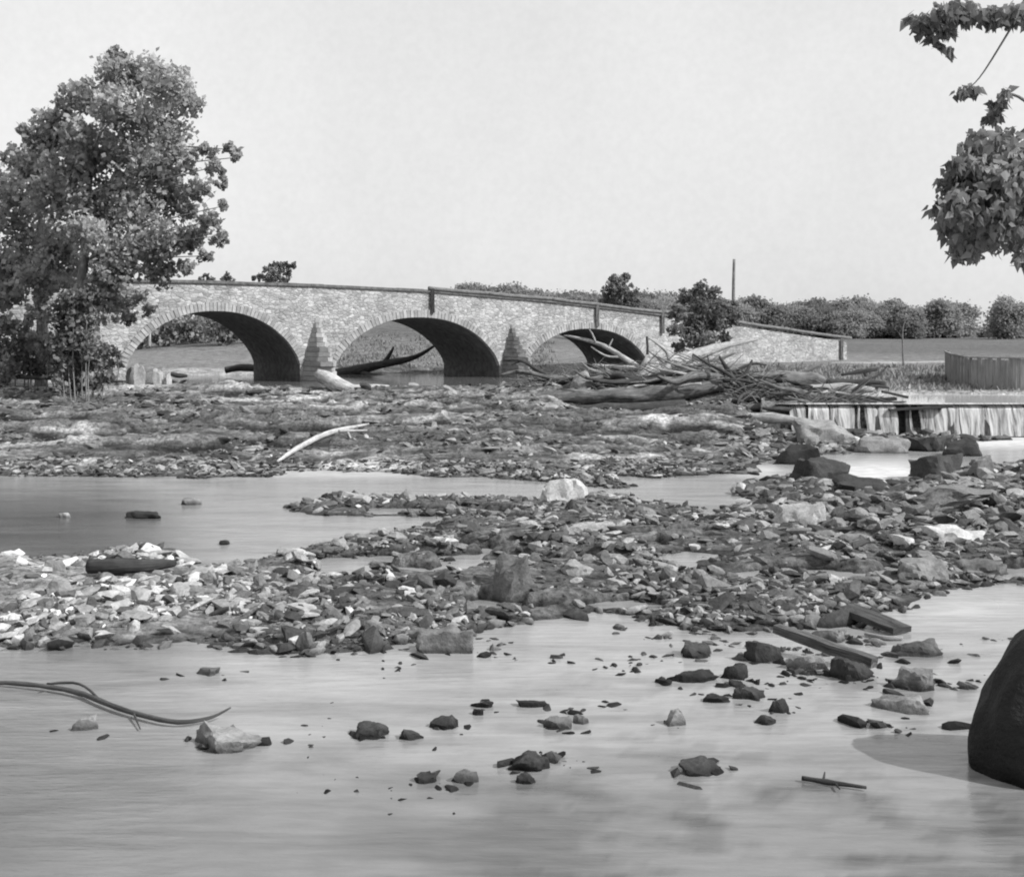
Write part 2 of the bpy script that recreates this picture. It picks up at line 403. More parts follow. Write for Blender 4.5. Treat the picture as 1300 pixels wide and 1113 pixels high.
def tube_mesh(name, parts, smooth=True, origin=None):
    V, Fs, UV = merge(parts)
    if origin is not None:
        o = Vector(origin); V = [Vector(v)-o for v in V]
    me = mesh_py(name, V, Fs, smooth)
    uvl = me.uv_layers.new(name='UVMap')
    for lp in me.loops: uvl.data[lp.index].uv = UV[lp.vertex_index]
    return me
def W(u, v, Y):                          # a design point seen at pixel (u,v) at distance Y
    return Vector(((u-CX)/F*Y, Y, CH+(HY-v)/F*Y))
def G(u, Y, dz=0):                       # on the ground at bearing u and distance Y
    x = (u-CX)/F*Y; return Vector((x, Y, Hs(x, Y)+dz))
_YS = np.geomspace(6, 400, 900)
def on_ground(u, v, zlift=0):            # follow the sight line until it meets the ground or water
    xs = (u-CX)/F*_YS; zs = CH+(HY-v)/F*_YS
    g_ = np.maximum(H(xs, _YS), np.where(_YS < 43, 0, -9)); k = np.argmax(zs <= g_+.01)
    return Vector((xs[k], _YS[k], g_[k]+zlift))

def rock_bm(seed, sub=3, sx=1, sy=1, sz=1, planes=9, rough=.06, flat=.0):
    rnd = random.Random(seed); bm = bmesh.new(); bmesh.ops.create_icosphere(bm, subdivisions=sub, radius=1)
    pls = []
    for i in range(planes):
        n = Vector((rnd.gauss(0, 1), rnd.gauss(0, 1), rnd.gauss(0, .8))).normalized(); pls.append((n, rnd.uniform(.45, .85)))
    pls.append((Vector((rnd.uniform(-.25, .25), rnd.uniform(-.25, .25), 1)).normalized(), .5+rnd.uniform(-.1, .15)))
    for v in bm.verts:
        for n, d in pls:
            k = v.co.dot(n)-d
            if k > 0: v.co -= n*k
        nv = mnoise.noise(v.co*2.3+Vector((seed*.37, 0, 0)))*rough*2+mnoise.noise(v.co*6+Vector((seed, 0, 0)))*rough
        v.co *= 1+nv
        v.co.x *= sx; v.co.y *= sy; v.co.z *= sz
    for f in bm.faces: f.smooth = True
    bm.normal_update()
    for e in bm.edges:
        if len(e.link_faces) == 2 and e.calc_face_angle(0) > .42: e.smooth = False
    return bm
def rock_mesh(name, seed, **k):
    bm = rock_bm(seed, **k); me = bpy.data.meshes.new(name); bm.to_mesh(me); bm.free(); return me

def leaves(name, clumps, size, per, seed=0, shape='quad', droop=0, spread=.15):
    """clumps: (centre Vector, (rx,ry,rz), density multiplier)"""
    r = np.random.default_rng(seed); VV = []; TT = []
    for c, rad, dm in clumps:
        n = max(6, int(per*dm))
        d = r.normal(size=(n, 3)); d /= np.linalg.norm(d, axis=1)[:, None]
        rr = r.random(n)**.45
        sub = r.normal(size=(max(4, n//12), 3)); sub /= np.linalg.norm(sub, axis=1)[:, None]; sub *= (r.random(len(sub))**.4)[:, None]
        if shape == 'leaf': spread = .42
        pick = sub[r.integers(0, len(sub), n)]
        p = pick*.86+r.normal(size=(n, 3))*spread
        p = p*np.array(rad)+np.array(c)
        a = r.normal(size=(n, 3)); a[:, 2] -= droop; a /= np.linalg.norm(a, axis=1)[:, None]
        b = np.cross(a, r.normal(size=(n, 3))); b /= np.linalg.norm(b, axis=1)[:, None]
        nn = np.cross(a, b)
        s = size*(.55+r.random(n)*.9)
        L = a*s[:, None]; Wd = b*(s*.42)[:, None]
        if shape == 'leaf':
            q = np.stack([p, p+L*.35+Wd, p+L*1.25+nn*(s*.18)[:, None], p+L*.4-Wd], 1)
        else:
            q = np.stack([p-L*.5, p+Wd*1.3, p+L*.55+nn*(s*.15)[:, None], p-Wd*1.2], 1)
        VV.append(q.reshape(-1, 3))
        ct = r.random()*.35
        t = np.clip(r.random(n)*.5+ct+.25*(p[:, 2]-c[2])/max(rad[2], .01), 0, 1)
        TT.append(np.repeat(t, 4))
    V = np.concatenate(VV); Fs = np.arange(len(V)).reshape(-1, 4)
    return mesh_np(name, V, Fs, False, np.concatenate(TT))

# ------------------------------------------------------------------ the stone bridge
TH = math.radians(35); Y1 = 66.0
D = Vector((math.cos(TH), math.sin(TH), 0)); A = Vector((-math.sin(TH), math.cos(TH), 0))
O = Vector((-.18*Y1, Y1, 0))
BW = 6.6
def s_of(u):                              # where bearing u meets the face line
    r = (u-CX)/F; return (r*O.y-O.x)/(D.x-r*D.y)
def face(s, z, out=0): p = O+D*s-A*out; return Vector((p.x, p.y, z))
def sz(u, v): s = s_of(u); Y = O.y+D.y*s; return s, CH+(HY-v)/F*Y
root = empty('stone_bridge', face(6, 1.2)); BM_INV = Matrix.Translation(-Vector(root.location))
tag(root, 'long rubble stone bridge of three arches crossing the river', 'bridge')
def bobj(name, V, Fs, m, uv=None, smooth=False, tone=None):
    V2 = [Vector(v)-root.location for v in V]; me = mesh_py(name, V2, Fs, smooth)
    if uv:
        ul = me.uv_layers.new(name='UVMap')
        for lp in me.loops: ul.data[lp.index].uv = uv[lp.vertex_index]
    if tone is not None: add_attr(me, 'tone', tone)
    return obj(name, me, m, root)
arches = []
for (ul, vl, ur, vr, uc, vc) in [(160, 466, 381, 463, 268, 394.5), (424, 466, 634, 466, 525, 402.5), (667, 462, 822, 464, 748, 417)]:
    s0, z0 = sz(ul, vl); s1, z1 = sz(ur, vr); sc_, zc = sz(uc, vc)
    zs = (z0+z1)/2; hs = (s1-s0)/2; rise = zc-zs; mid = (s0+s1)/2
    arches.append((mid, hs, zs, rise))
def arch_z(a, s, grow=0):
    mid, hs, zs, rise = a; x = (s-mid)/hs
    if abs(x) >= 1: return None
    e = rise*(1-abs(x)**2.25)**(.72); return zs+e
tp = [sz(*p) for p in [(-260, 352), (20, 356), (160, 358), (255, 359.5), (400, 364), (545, 371), (700, 384), (850, 402), (930, 413), (1075, 434)]]
tps = [t[0] for t in tp]; tpz = [t[1] for t in tp]
def top(s): return float(np.interp(s, tps, tpz))
S0, S1 = tps[0], tps[-1]
ss = set(np.linspace(S0, S1, 240).tolist())
for a in arches: ss |= set((a[0]+a[1]*np.sin(np.linspace(-math.pi/2, math.pi/2, 41))).tolist())
ss = sorted(ss)
def bottom(s):
    for a in arches:
        if abs(s-a[0]) <= a[1]+1e-6:
            z = arch_z(a, s); return (a[2] if z is None else z)
    return .2
def in_arch(s): return any(abs(s-a[0]) < a[1]-1e-6 for a in arches)
V = []; Fs = []; uv = []
for side in (0, 1):
    off = 0 if side == 0 else -BW
    rows = 10
    for i in range(len(ss)-1):
        a, b = ss[i], ss[i+1]; m = (a+b)/2
        if b-a < 1e-5: continue
        if in_arch(m): za, zb = bottom(a), bottom(b)
        else: za = zb = .2
        for k in range(rows):
            o = len(V)
            for s_, t_, z_ in ((a, k/rows, za), (b, k/rows, zb), (b, (k+1)/rows, zb), (a, (k+1)/rows, za)):
                z = z_+(top(s_)-z_)*t_
                V.append(face(s_, z, off)); uv.append((s_, z))
            Fs.append((o, o+1, o+2, o+3) if side == 0 else (o+3, o+2, o+1, o))
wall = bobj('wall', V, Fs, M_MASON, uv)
# end faces, deck
V = []; Fs = []
for i in range(len(ss)-1):
    o = len(V); a, b = ss[i], ss[i+1]
    V += [face(a, top(a)-.75, -.4), face(b, top(b)-.75, -.4), face(b, top(b)-.75, -BW+.4), face(a, top(a)-.75, -BW+.4)]; Fs.append((o, o+1, o+2, o+3))
    for p, q in ((-.4, 0), (-BW, -BW+.4)):      # parapet tops and inner sides
        o = len(V); V += [face(a, top(a), q), face(b, top(b), q), face(b, top(b), p), face(a, top(a), p)]; Fs.append((o, o+1, o+2, o+3))
    o = len(V); V += [face(a, top(a)-.75, -.4), face(b, top(b)-.75, -.4), face(b, top(b), -.4), face(a, top(a), -.4)]; Fs.append((o+3, o+2, o+1, o))
    o = len(V); V += [face(a, top(a)-.75, -BW+.4), face(b, top(b)-.75, -BW+.4), face(b, top(b), -BW+.4), face(a, top(a), -BW+.4)]; Fs.append((o, o+1, o+2, o+3))
o = len(V); V += [face(S1, .2, 0), face(S1, .2, -BW), face(S1, top(S1), -BW), face(S1, top(S1), 0)]; Fs.append((o, o+1, o+2, o+3))
bobj('roadway', V, Fs, M_VOUS, tone=[.4]*len(V))
# barrels + rings
for ai, a in enumerate(arches):
    mid, hs, zs, rise = a
    curve = [(mid+hs*math.sin(t), arch_z(a, mid+hs*math.sin(t)) or zs) for t in np.linspace(-math.pi/2, math.pi/2, 49)]
    curve = [(curve[0][0], .2)]+curve+[(curve[-1][0], .2)]
    V = []; Fs = []; nk = 8
    for s_, z_ in curve:
        for k in range(nk+1): V.append(face(s_, z_, -BW*k/nk))
    for i in range(len(curve)-1):
        for k in range(nk):
            o = i*(nk+1)+k; Fs.append((o, o+1, o+nk+2, o+nk+1))
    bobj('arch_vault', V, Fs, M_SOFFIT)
    # voussoirs: individual wedges in one ring mesh
    V = []; Fs = []; tn = []; nv = 58; thick = .42
    cc = [(mid+hs*math.sin(t), arch_z(a, mid+hs*math.sin(t)) or zs) for t in np.linspace(-math.pi/2, math.pi/2, nv*3+1)]
    rr = random.Random(ai)
    # equalise by arc length
    cum = [0]
    for i in range(1, len(cc)): cum.append(cum[-1]+math.dist(cc[i], cc[i-1]))
    def at(l):
        s_ = np.interp(l, cum, [c[0] for c in cc]); z_ = np.interp(l, cum, [c[1] for c in cc]); return Vector((float(s_), float(z_)))
    Lt = cum[-1]
    for i in range(nv):
        l0 = Lt*i/nv+.012; l1 = Lt*(i+1)/nv-.012; p0, p1 = at(l0), at(l1); d = (p1-p0).normalized(); n = Vector((-d.y, d.x))
        n0 = n; th = thick*rr.uniform(.82, 1.12); pr = rr.uniform(.035, .075); t_ = rr.random(); o = len(V)
        for out in (pr, -.25):
            for q in (p0-n*.01, p1-n*.01, p1+n0*th, p0+n0*th): V.append(face(q.x, q.y, out)); tn.append(t_)
        Fs += [(o, o+1, o+2, o+3), (o+1, o, o+4, o+5), (o+2, o+1, o+5, o+6), (o+3, o+2, o+6, o+7), (o, o+3, o+7, o+4)]
    bobj('arch_ring', V, Fs, M_VOUS, tone=tn)
# cutwaters: stepped courses, narrowing upwards
def cutwater(s0, s1, ztop, out0, dark):
    V = []; Fs = []; tn = []; n = 17; zb = .2
    rr = random.Random(int(s0*10)); mid = (s0+s1)/2; half = (s1-s0)/2
    zsh = 2.35
    for i in range(n):
        z0 = zb+(ztop-zb)*i/n; z1 = zb+(ztop-zb)*(i+1)/n-.02
        k = 1 if z1 < zsh else max(.04, 1-(z1-zsh)/(ztop-zsh)); k *= rr.uniform(.86, 1.08)
        h = half*(.25+.75*k) if z1 > zsh else half; ou = out0*k; t_ = rr.uniform(.2, 1)*(.55 if dark else 1.2)
        pl = [(mid-h, -.05), (mid-h*rr.uniform(.45, .65), ou*rr.uniform(.6, .8)), (mid+rr.uniform(-.08, .08), ou), (mid+h*rr.uniform(.45, .65), ou*rr.uniform(.6, .8)), (mid+h, -.05)]
        o = len(V)
        for z in (z0, z1):
            for s_, q in pl: V.append(face(s_, z, q)); tn.append(t_)
        for j in range(4): Fs.append((o+j, o+j+1, o+j+6, o+j+5))
        Fs.append((o+5, o+6, o+7, o+8, o+9)); Fs.append((o+4, o+3, o+2, o+1, o))
    return bobj('cutwater', V, Fs, M_VOUS if not dark else M_CUTD, tone=tn)
def b_cut(nt, n, l):
    w = wpos(nt); c = ramp(nt, noise_tex(nt, w, 3, 6, .7), [(.3, .12), (.5, .24), (.7, .4)]); c = mth(nt, 'MULTIPLY', c, ramp(nt, attr(nt, 'tone'), [(0, .7), (1, 1.2)])); finish(nt, c, .9, noise_tex(nt, w, 9, 4), .8, .05)
M_CUTD = mat('darker_cutwater_stone', b_cut)  # darker stone tone for the second cutwater
cutwater(arches[0][0]+arches[0][1]+.15, arches[1][0]-arches[1][1]-.15, sz(400, 404)[1], 1.9, False)
cutwater(arches[1][0]+arches[1][1]+.15, arches[2][0]-arches[2][1]-.1, sz(650, 412)[1], 1.9, True)
# coping stones
V = []; Fs = []; tn = []; s_ = S0; rr = random.Random(5)
while s_ < s_of(846):
    w_ = rr.uniform(.7, 1.2); e = min(s_+w_-.015, s_of(846)+1); z0, z1 = top(s_), top(e); dz = rr.uniform(-.01, .015); t_ = rr.random(); o = len(V)
    for q in (.12, -.5):
        V += [face(s_, z0+.003, q), face(e, z1+.003, q), face(e, z1+.15+dz, q), face(s_, z0+.15+dz, q)]; tn += [t_]*4
    Fs += [(o, o+1, o+2, o+3), (o+3, o+2, o+6, o+7), (o+5, o+4, o+7, o+6), (o+1, o+5, o+6, o+2), (o+4, o, o+3, o+7), (o+1, o, o+4, o+5)]
    s_ += w_
def b_cop(nt, n, l):
    w = wpos(nt); c = ramp(nt, noise_tex(nt, w, 3, 5), [(.3, .07), (.7, .18)]); finish(nt, c, .9, noise_tex(nt, w, 8, 4), .8, .04)
M_COP = mat('dark_shaded_coping', b_cop)  # shaded look of the parapet cap put into its colour
bobj('coping', V, Fs, M_COP)
# long timber rail on posts, fixed along the outer face
def boxv(p, q, hw, ht, upv=Vector((0, 0, 1))):
    d = (q-p).normalized(); a = d.cross(upv)
    a = a.normalized() if a.length > .05 else Vector((1, 0, 0)); b = a.cross(d).normalized()
    V = [c+a*x*hw+b*y*ht for c in (p, q) for x, y in ((-1, -1), (1, -1), (1, 1), (-1, 1))]
    Fs = [(3, 2, 1, 0), (4, 5, 6, 7), (0, 1, 5, 4), (1, 2, 6, 5), (2, 3, 7, 6), (3, 0, 4, 7)]
    L = (q-p).length; UV = [(x, y) for y in (0, L) for x in (0, .15, .3, .45)]
    return V, Fs, UV
def rel(m, o): return [v-o for v in m]
ro = Vector(root.location)
us = [545, 620, 700, 757, 840, 930, 1000, 1078]
for i in range(len(us)-1):
    sa, sb = s_of(us[i]), s_of(us[i+1]); lift = .24 if us[i] < 840 else .3
    pa = face(sa, top(sa)+lift, .1); pb = face(sb, top(sb)+lift, .1)
    me = tube_mesh('rail', [tube([pa-D*.1, (pa+pb)/2+Vector((0, 0, -.03)), pb+D*.1], [.12, .115, .12], 8, .08, i)], origin=ro)
    obj('rail', me, M_GREYWOOD, root)
for u in (548, 757, 840, 1067):
    s_ = s_of(u); ln = 1.35 if u < 1000 else 1.6
    me = tube_mesh('post', [boxv(face(s_, top(s_)+.12-ln, .14), face(s_, top(s_)+.22, .14), .1, .09, Vector((0, 1, 0)))], False, ro)
    obj('post', me, M_GREYWOOD if u != 548 else M_DARKWOOD, root)

# ------------------------------------------------------------------ dam, waterfall, planks
def box_obj(name, p, q, hw, ht, m, label, cat, group=None, rot=0):
    V, Fs, UV = boxv(p, q, hw, ht); c = (p+q)/2
    me = tube_mesh(name, [(V, Fs, UV)], False, c); bmv = bmesh.new(); bmv.from_mesh(me)
    bmesh.ops.subdivide_edges(bmv, edges=[e for e in bmv.edges if e.calc_length() > max(hw, ht)*3], cuts=6)
    for v in bmv.verts: v.co += Vector((mnoise.noise(v.co*3+c), mnoise.noise(v.co*3+c*2), mnoise.noise(v.co*3-c)))*min(hw, ht)*.6
    bmv.to_mesh(me); bmv.free()
    o = obj(name, me, m, None, c); return tag(o, label, cat, group)
dam = empty('timber_dam', (14, 43.5, 0)); tag(dam, 'low timber dam with water pouring over it at the right', 'dam')
do = Vector(dam.location); Xl = (985-CX)/F*43.5; Xr = 34
def dpart(name, parts, m): return obj(name, tube_mesh(name, parts, False, do), m, dam)
bd = []; x = Xl; rr = random.Random(3)
while x < Xr:
    w_ = rr.uniform(.18, .3); bd.append(boxv(Vector((x+w_/2, 43.62, -.3)), Vector((x+w_/2, 43.62+rr.uniform(0, .04), 1.12)), w_/2-.01, .05, Vector((0, 1, 0)))); x += w_
dpart('face_boards', bd, M_DARKWOOD)
dpart('crest_beam', [boxv(Vector((Xl, 43.72, 1.08)), Vector((Xr, 43.72, 1.08)), .16, .1)], M_DARKWOOD)
for u in (1060, 1112, 1150, 1205, 1250, 1300, 1360):
    xx = (u-CX)/F*43.4; dpart('brace', [boxv(Vector((xx, 43.1, -.2)), Vector((xx+.05, 43.5, 1.1)), .09, .09, Vector((0, 1, 0)))], M_DARKWOOD)
# curtain of water in sheets with gaps
def sheet(u0, u1, seed):
    x0, x1 = (u0-CX)/F*43.3, (u1-CX)/F*43.3; n = max(3, int((x1-x0)/.06)); V = []; Fs = []; UV = []; m = 12
    for i in range(n+1):
        x = x0+(x1-x0)*i/n
        for k in range(m+1):
            t = k/m; z = 1.225-1.19*t**1.5 if k else 1.225
            y = 43.75-.25*min(1, t*4)-.33*t-.06*float(vn(x*3.1, seed+.5))*t-.05*float(vn(x*9.1, 2.5))*(t > .05)
            V.append(Vector((x+.03*math.sin(t*5+x*7), y, z))); UV.append((x, z))
    for i in range(n):
        for k in range(m): o = i*(m+1)+k; Fs.append((o, o+m+1, o+m+2, o+1))
    return V, Fs, UV
parts = [sheet(a, b, i) for i, (a, b) in enumerate([(1004, 1022), (1026, 1052), (1054, 1084), (1089, 1092), (1099, 1139), (1155, 1158), (1167, 1218), (1219, 1330), (1331, 1500), (1502, 1900)])]
o = obj('waterfall', tube_mesh('waterfall', parts, True), M_FALL); tag(o, kind='structure')

# ------------------------------------------------------------------ driftwood and timbers
def wood(name, pts, radii, m, label, cat='driftwood', branches=(), group=None, sides=9, wob=.14, seed=None):
    seed = seed if seed is not None else len(bpy.data.objects)
    parts = [tube(pts, radii, sides, wob, seed)]+[tube(p, r, 7, wob, seed+i+1) for i, (p, r) in enumerate(branches)]
    o_ = Vector(pts[0]); me = tube_mesh(name, parts, True, o_)
    return tag(obj(name, me, m, None, o_), label, cat, group)
g = on_ground
# curved pale branch on the bank
def gp(pl, lift): return [g(u, v, lift) for u, v in pl]
wood('branch', gp([(352, 592), (372, 578), (398, 563), (425, 553), (468, 543)], .12), [.035, .07, .085, .08, .03], M_PALEDRY, 'long curved bleached branch lying on the muddy bank below the bridge', 'branch',
     branches=[(gp([(440, 551), (445, 562)], .1), [.05, .02]), (gp([(430, 552), (466, 552)], .12), [.05, .02])])
# branch in the lower left pool
wood('branch', [px for px in [W(-30, 868, 12.3)]+[Vector((*px0(u, v), .05)) for u, v in [(20, 873), (95, 884), (150, 905), (215, 922), (262, 919)]]+[Vector((*px0(293, 914), .12))]],
     [.018, .022, .026, .026, .022, .018, .007], M_BEAM, 'long dark crooked branch half sunk in the pool at lower left', 'branch',
     branches=[([Vector((*px0(60, 874), .05)), Vector((*px0(100, 880), .1)), Vector((*px0(130, 897), .05))], [.014, .014, .01]), ([Vector((*px0(170, 912), .05)), Vector((*px0(178, 928), .02))], [.012, .005])])
wood('log', gp([(113, 731), (165, 730), (222, 726)], .14), [.105, .11, .05], M_DARKWOOD, 'short straight dark log on the stones at the left', 'log')
a_, b_ = g(1072, 786, .16), g(1146, 806, .06)
box_obj('plank', a_, b_, .16, .035, M_DARKWOOD, 'dark flat plank tilted on edge over the right pool', 'plank')
wood('stick', gp([(1098, 808), (1125, 812), (1146, 813)], .03), [.02, .03, .02], M_PALEWOOD, 'pale thin stick in the water beneath the tilted dark plank', 'stick')
box_obj('beam', g(985, 826, .26), g(1110, 855, .12), .065, .05, M_BEAM, 'grey squared beam lying across dark rocks in the right pool', 'beam')
wood('twig', [Vector((*px0(u, v), .03)) for u, v in [(1018, 992), (1050, 997), (1100, 1004)]], [.018, .022, .012], M_DARKWOOD, 'thin dark knobbly twig floating at the bottom right', 'twig',
     branches=[([Vector((*px0(1045, 996), .03)), Vector((*px0(1047, 989), .06))], [.012, .006]), ([Vector((*px0(1060, 998), .03)), Vector((*px0(1066, 1006), .03))], [.012, .006])])
# bleached bent slab of wood by the first pier
bl = [W(404, 475, 51), W(420, 483, 50.6), W(438, 493, 50), W(460, 496, 49.6), W(494, 492.5, 49.4)]
wood('driftwood_slab', bl, [.26, .36, .36, .27, .17], M_PALEDRY, 'thick bent bleached slab of driftwood below the light pier', 'driftwood', sides=7, wob=.2)
# fallen tree beyond the second arch
wood('fallen_tree', [W(400, 484, 80), W(440, 474, 80), W(480, 464, 79.5), W(527, 453, 79), W(556, 436, 79)], [.5, .42, .3, .16, .05], M_DARKWOOD, 'dark fallen tree lying on the far shore seen through the middle arch', 'fallen tree',
     branches=[([W(486, 463, 79.5), W(495, 450, 79.5), W(500, 440, 79.5)], [.18, .14, .05]), ([W(455, 472, 80), W(470, 476, 79), W(500, 478, 78)], [.2, .16, .06])])
wood('log', [W(286, 470, 76), W(305, 467, 76), W(335, 468, 76)], [.2, .24, .2], M_DARKWOOD, 'dark log on the water edge beneath the left arch', 'log')
wood('log', [W(217, 475, 60), W(228, 477, 60), W(238, 477, 60)], [.1, .14, .06], M_DARKWOOD, 'small black log beside the white blocks near the left arch', 'log')
wood('stick', [W(219, 484, 56), W(230, 489, 55)], [.07, .05], M_DARKWOOD, 'short black stick slanting at the water edge under the left arch', 'stick')
# the big logjam
wood('fallen_tree', [W(808, 480, 54), W(835, 466, 55), W(870, 455, 56), W(905, 443, 57), W(930, 437, 57.5), W(962, 431, 58)], [.22, .34, .3, .24, .14, .04], M_PALEWOOD,
     'large pale bare fallen trunk slanting up to the right over the logjam', 'fallen tree', branches=[([W(880, 452, 56), W(900, 458, 55.5), W(935, 447, 55)], [.14, .1, .04]), ([W(850, 460, 55), W(845, 445, 55), W(822, 428, 55)], [.12, .08, .03])], seed=4)
wood('broken_stump', [W(812, 490, 52.5), W(816, 474, 52.6), W(822, 455, 52.8)], [.3, .26, .12], M_PALEWOOD, 'pale splintered upright stump at the left end of the logjam', 'stump',
     branches=[([W(838, 494, 52), W(842, 476, 52), W(850, 460, 52.2)], [.2, .17, .1]), ([W(850, 461, 52.2), W(862, 470, 52.2)], [.1, .05]), ([W(806, 488, 52), W(795, 482, 52)], [.2, .06])], wob=.25, seed=9)
wood('log', [W(660, 508, 46.6), W(720, 505, 46), W(790, 503, 45.8), W(860, 498, 45.9), W(930, 488, 46.4)], [.2, .3, .33, .32, .26], M_BEAMG, 'thick long grey log lying across the front of the logjam', 'log', seed=3, wob=.3, sides=12)
wood('log', [W(698, 521, 45.2), W(770, 522, 45.0), W(870, 514, 45.2)], [.16, .3, .2], M_DARKWOOD, 'added black log standing for the shadow under the long grey log', 'log', seed=8)  # black log laid in to stand for shadow under the long log
wood('log', [W(935, 491, 49.5), W(985, 486, 49.3), W(1030, 484, 49), W(1062, 494, 48)], [.42, .46, .4, .2], M_GREYWOOD, 'grey rounded log at the right of the logjam by the dam', 'log', seed=12)
wood('log', [W(945, 503, 47.5), W(1000, 497, 47.3), W(1050, 503, 47)], [.2, .26, .12], M_DARKWOOD, 'black log in place of the shadow below the grey rounded log near the dam', 'log', seed=13)  # dark shape drawn where shadow lies beneath the rounded log
wood('forked_root', [W(938, 508, 46.8), W(934, 492, 46.8), W(925, 472, 47), W(913, 452, 47.2)], [.22, .18, .11, .04], M_DARKWOOD, 'dark V shaped forked root standing up from the logjam', 'root',
     branches=[([W(936, 500, 46.8), W(944, 480, 46.8), W(955, 457, 47)], [.16, .1, .04]), ([W(936, 504, 46.6), W(920, 512, 46), W(905, 518, 45.5)], [.15, .1, .05]), ([W(938, 504, 46.6), W(955, 512, 46)], [.14, .06])], seed=15)
wood('dead_branch', [W(816, 470, 53), W(790, 453, 53.5), W(762, 437, 54), W(728, 428, 54.3), W(716, 426, 54.5)], [.14, .13, .1, .06, .03], M_PALEWOOD, 'long pale bare limb reaching left across the right arch', 'branch',
     branches=[([W(756, 434, 54), W(752, 424, 54), W(748, 418, 54)], [.05, .04, .02]), ([W(772, 442, 53.8), W(778, 430, 53.8)], [.05, .02]), ([W(790, 453, 53.5), W(770, 452, 53.5), W(750, 440, 53.6)], [.06, .05, .02])], seed=16)
wood('dead_branch', [W(822, 468, 52.8), W(785, 466, 53), W(752, 463, 53.2)], [.11, .1, .05], M_PALEWOOD, 'pale straight limb lying level across the foot of the right arch', 'branch', seed=17)
wood('dead_branch', [W(788, 486, 51.5), W(776, 474, 51.7), W(762, 462, 52)], [.1, .09, .04], M_PALEWOOD, 'short pale limb curving down in front of the right arch', 'branch', branches=[([W(780, 478, 51.6), W(795, 474, 51.6)], [.05, .02])], seed=18)
wood('dead_branch', [W(860, 478, 53), W(842, 460, 53.4), W(824, 446, 54)], [.08, .06, .03], M_GREYWOOD, 'thin grey branch crossing behind the pale stump', 'branch', seed=19)
wood('dead_branch', [W(822, 450, 55), W(822, 438, 55), W(821, 427, 55)], [.07, .06, .05], M_DARKWOOD, 'upright dark stub rising behind the pale stump', 'branch', seed=20)
slabs = [((1062, 500), (1112, 511), 44.2, .13, .05, M_DARKWOOD, 'long dark plank slanting over the pool behind the dam crest'),
         ((1120, 497), (1152, 504), 45.5, .16, .05, M_DARKWOOD, 'short dark board in the water right of the logjam'),
         ((1128, 520), (1200, 516), 43.35, .2, .04, M_DARKWOOD, 'dark board lodged on the lip of the waterfall')]
for (p, q, Y, hw, ht, m, lb) in slabs: box_obj('plank', W(*p, Y), W(*q, Y-.1), hw, ht, m, lb, 'plank')
wood('log', [W(1050, 486, 47.5), W(1090, 486, 47.5), W(1124, 488, 47)], [.16, .15, .13], M_DARKWOOD, 'thin black log pointing right over the pool above the dam', 'log', seed=22)
wood('log', [W(1068, 476, 49), W(1095, 471, 49), W(1114, 469, 49)], [.05, .1, .06], M_DARKWOOD, 'short dark limb raised at the right tip of the logjam', 'log', branches=[([W(1097, 471, 49), W(1099, 478, 49)], [.09, .05])], seed=23)
wood('log', [W(1018, 473, 50), W(1032, 467, 50), W(1045, 461, 50)], [.05, .1, .05], M_GREYWOOD, 'short grey limb tilted up in front of the wing wall', 'log', seed=24)
wood('log', [W(1000, 497, 46), W(1070, 493, 46), W(1110, 495, 46)], [.2, .22, .1], M_PALEWOOD, 'pale peeled log stretched toward the dam pool', 'log', seed=25)
wood('log', [W(928, 528, 43), W(980, 531, 42.6), W(1030, 538, 42)], [.16, .2, .1], M_PALEWOOD, 'long pale log lying low in front of the logjam', 'log', seed=26)
wood('log', [W(880, 520, 45), W(930, 519, 44.6), W(1012, 512, 44.4)], [.1, .16, .1], M_GREYWOOD, 'slender grey log slanting under the forked root', 'log', seed=27)
# loose sticks of the jam, one object each
rs = random.Random(21)
stick_meshes = []
for i in range(7):
    L = rs.uniform(1.2, 2.6); pts = [Vector((0, 0, 0)), Vector((L*.35, rs.uniform(-.15, .15), rs.uniform(-.1, .15))), Vector((L*.7, rs.uniform(-.2, .2), rs.uniform(-.1, .15))), Vector((L, 0, 0))]
    br = [tube([pts[2], pts[2]+Vector((.3, rs.uniform(-.3, .3), rs.uniform(.1, .35)))], [.035, .012], 6, .1, i)] if i % 2 else []
    stick_meshes.append(tube_mesh('stick', [tube(pts, [.07, .065, .05, .02], 7, .15, i)]+br, True))
for mi, m in enumerate((M_PALEWOOD, M_GREYWOOD, M_DARKWOOD)):
    ms = [me.copy() for me in stick_meshes]
    for me in ms: me.materials.append(m)
    nm = ('pale', 'grey', 'dark')[mi]
    for i in range((34, 46, 60)[mi]):
        # along the spine of the jam
        t = rs.random(); u = 690+t*400; Y = 51-6*t+rs.uniform(-2.6, 1.2)
        if u > 1000: Y = rs.uniform(43.9, 46.5)
        hgt = 1.35+rs.uniform(0, .75)*math.exp(-((u-880)/130)**2)+rs.uniform(-.12, .15)
        x = (u-CX)/F*Y
        z = max(hgt if Y > 45 else 0, Hs(x, Y)+.08)
        o = obj('stick', ms[rs.randrange(7)], None, None, (x, Y, z), (rs.uniform(-.3, .3), rs.gauss(0, .28), rs.choice((0, math.pi))+rs.gauss(0, .55)))
        o.scale = (rs.uniform(.6, 1.25),)*3
        tag(o, nm+' loose stick tangled in the logjam above the dam', 'stick', nm+' sticks of the logjam')

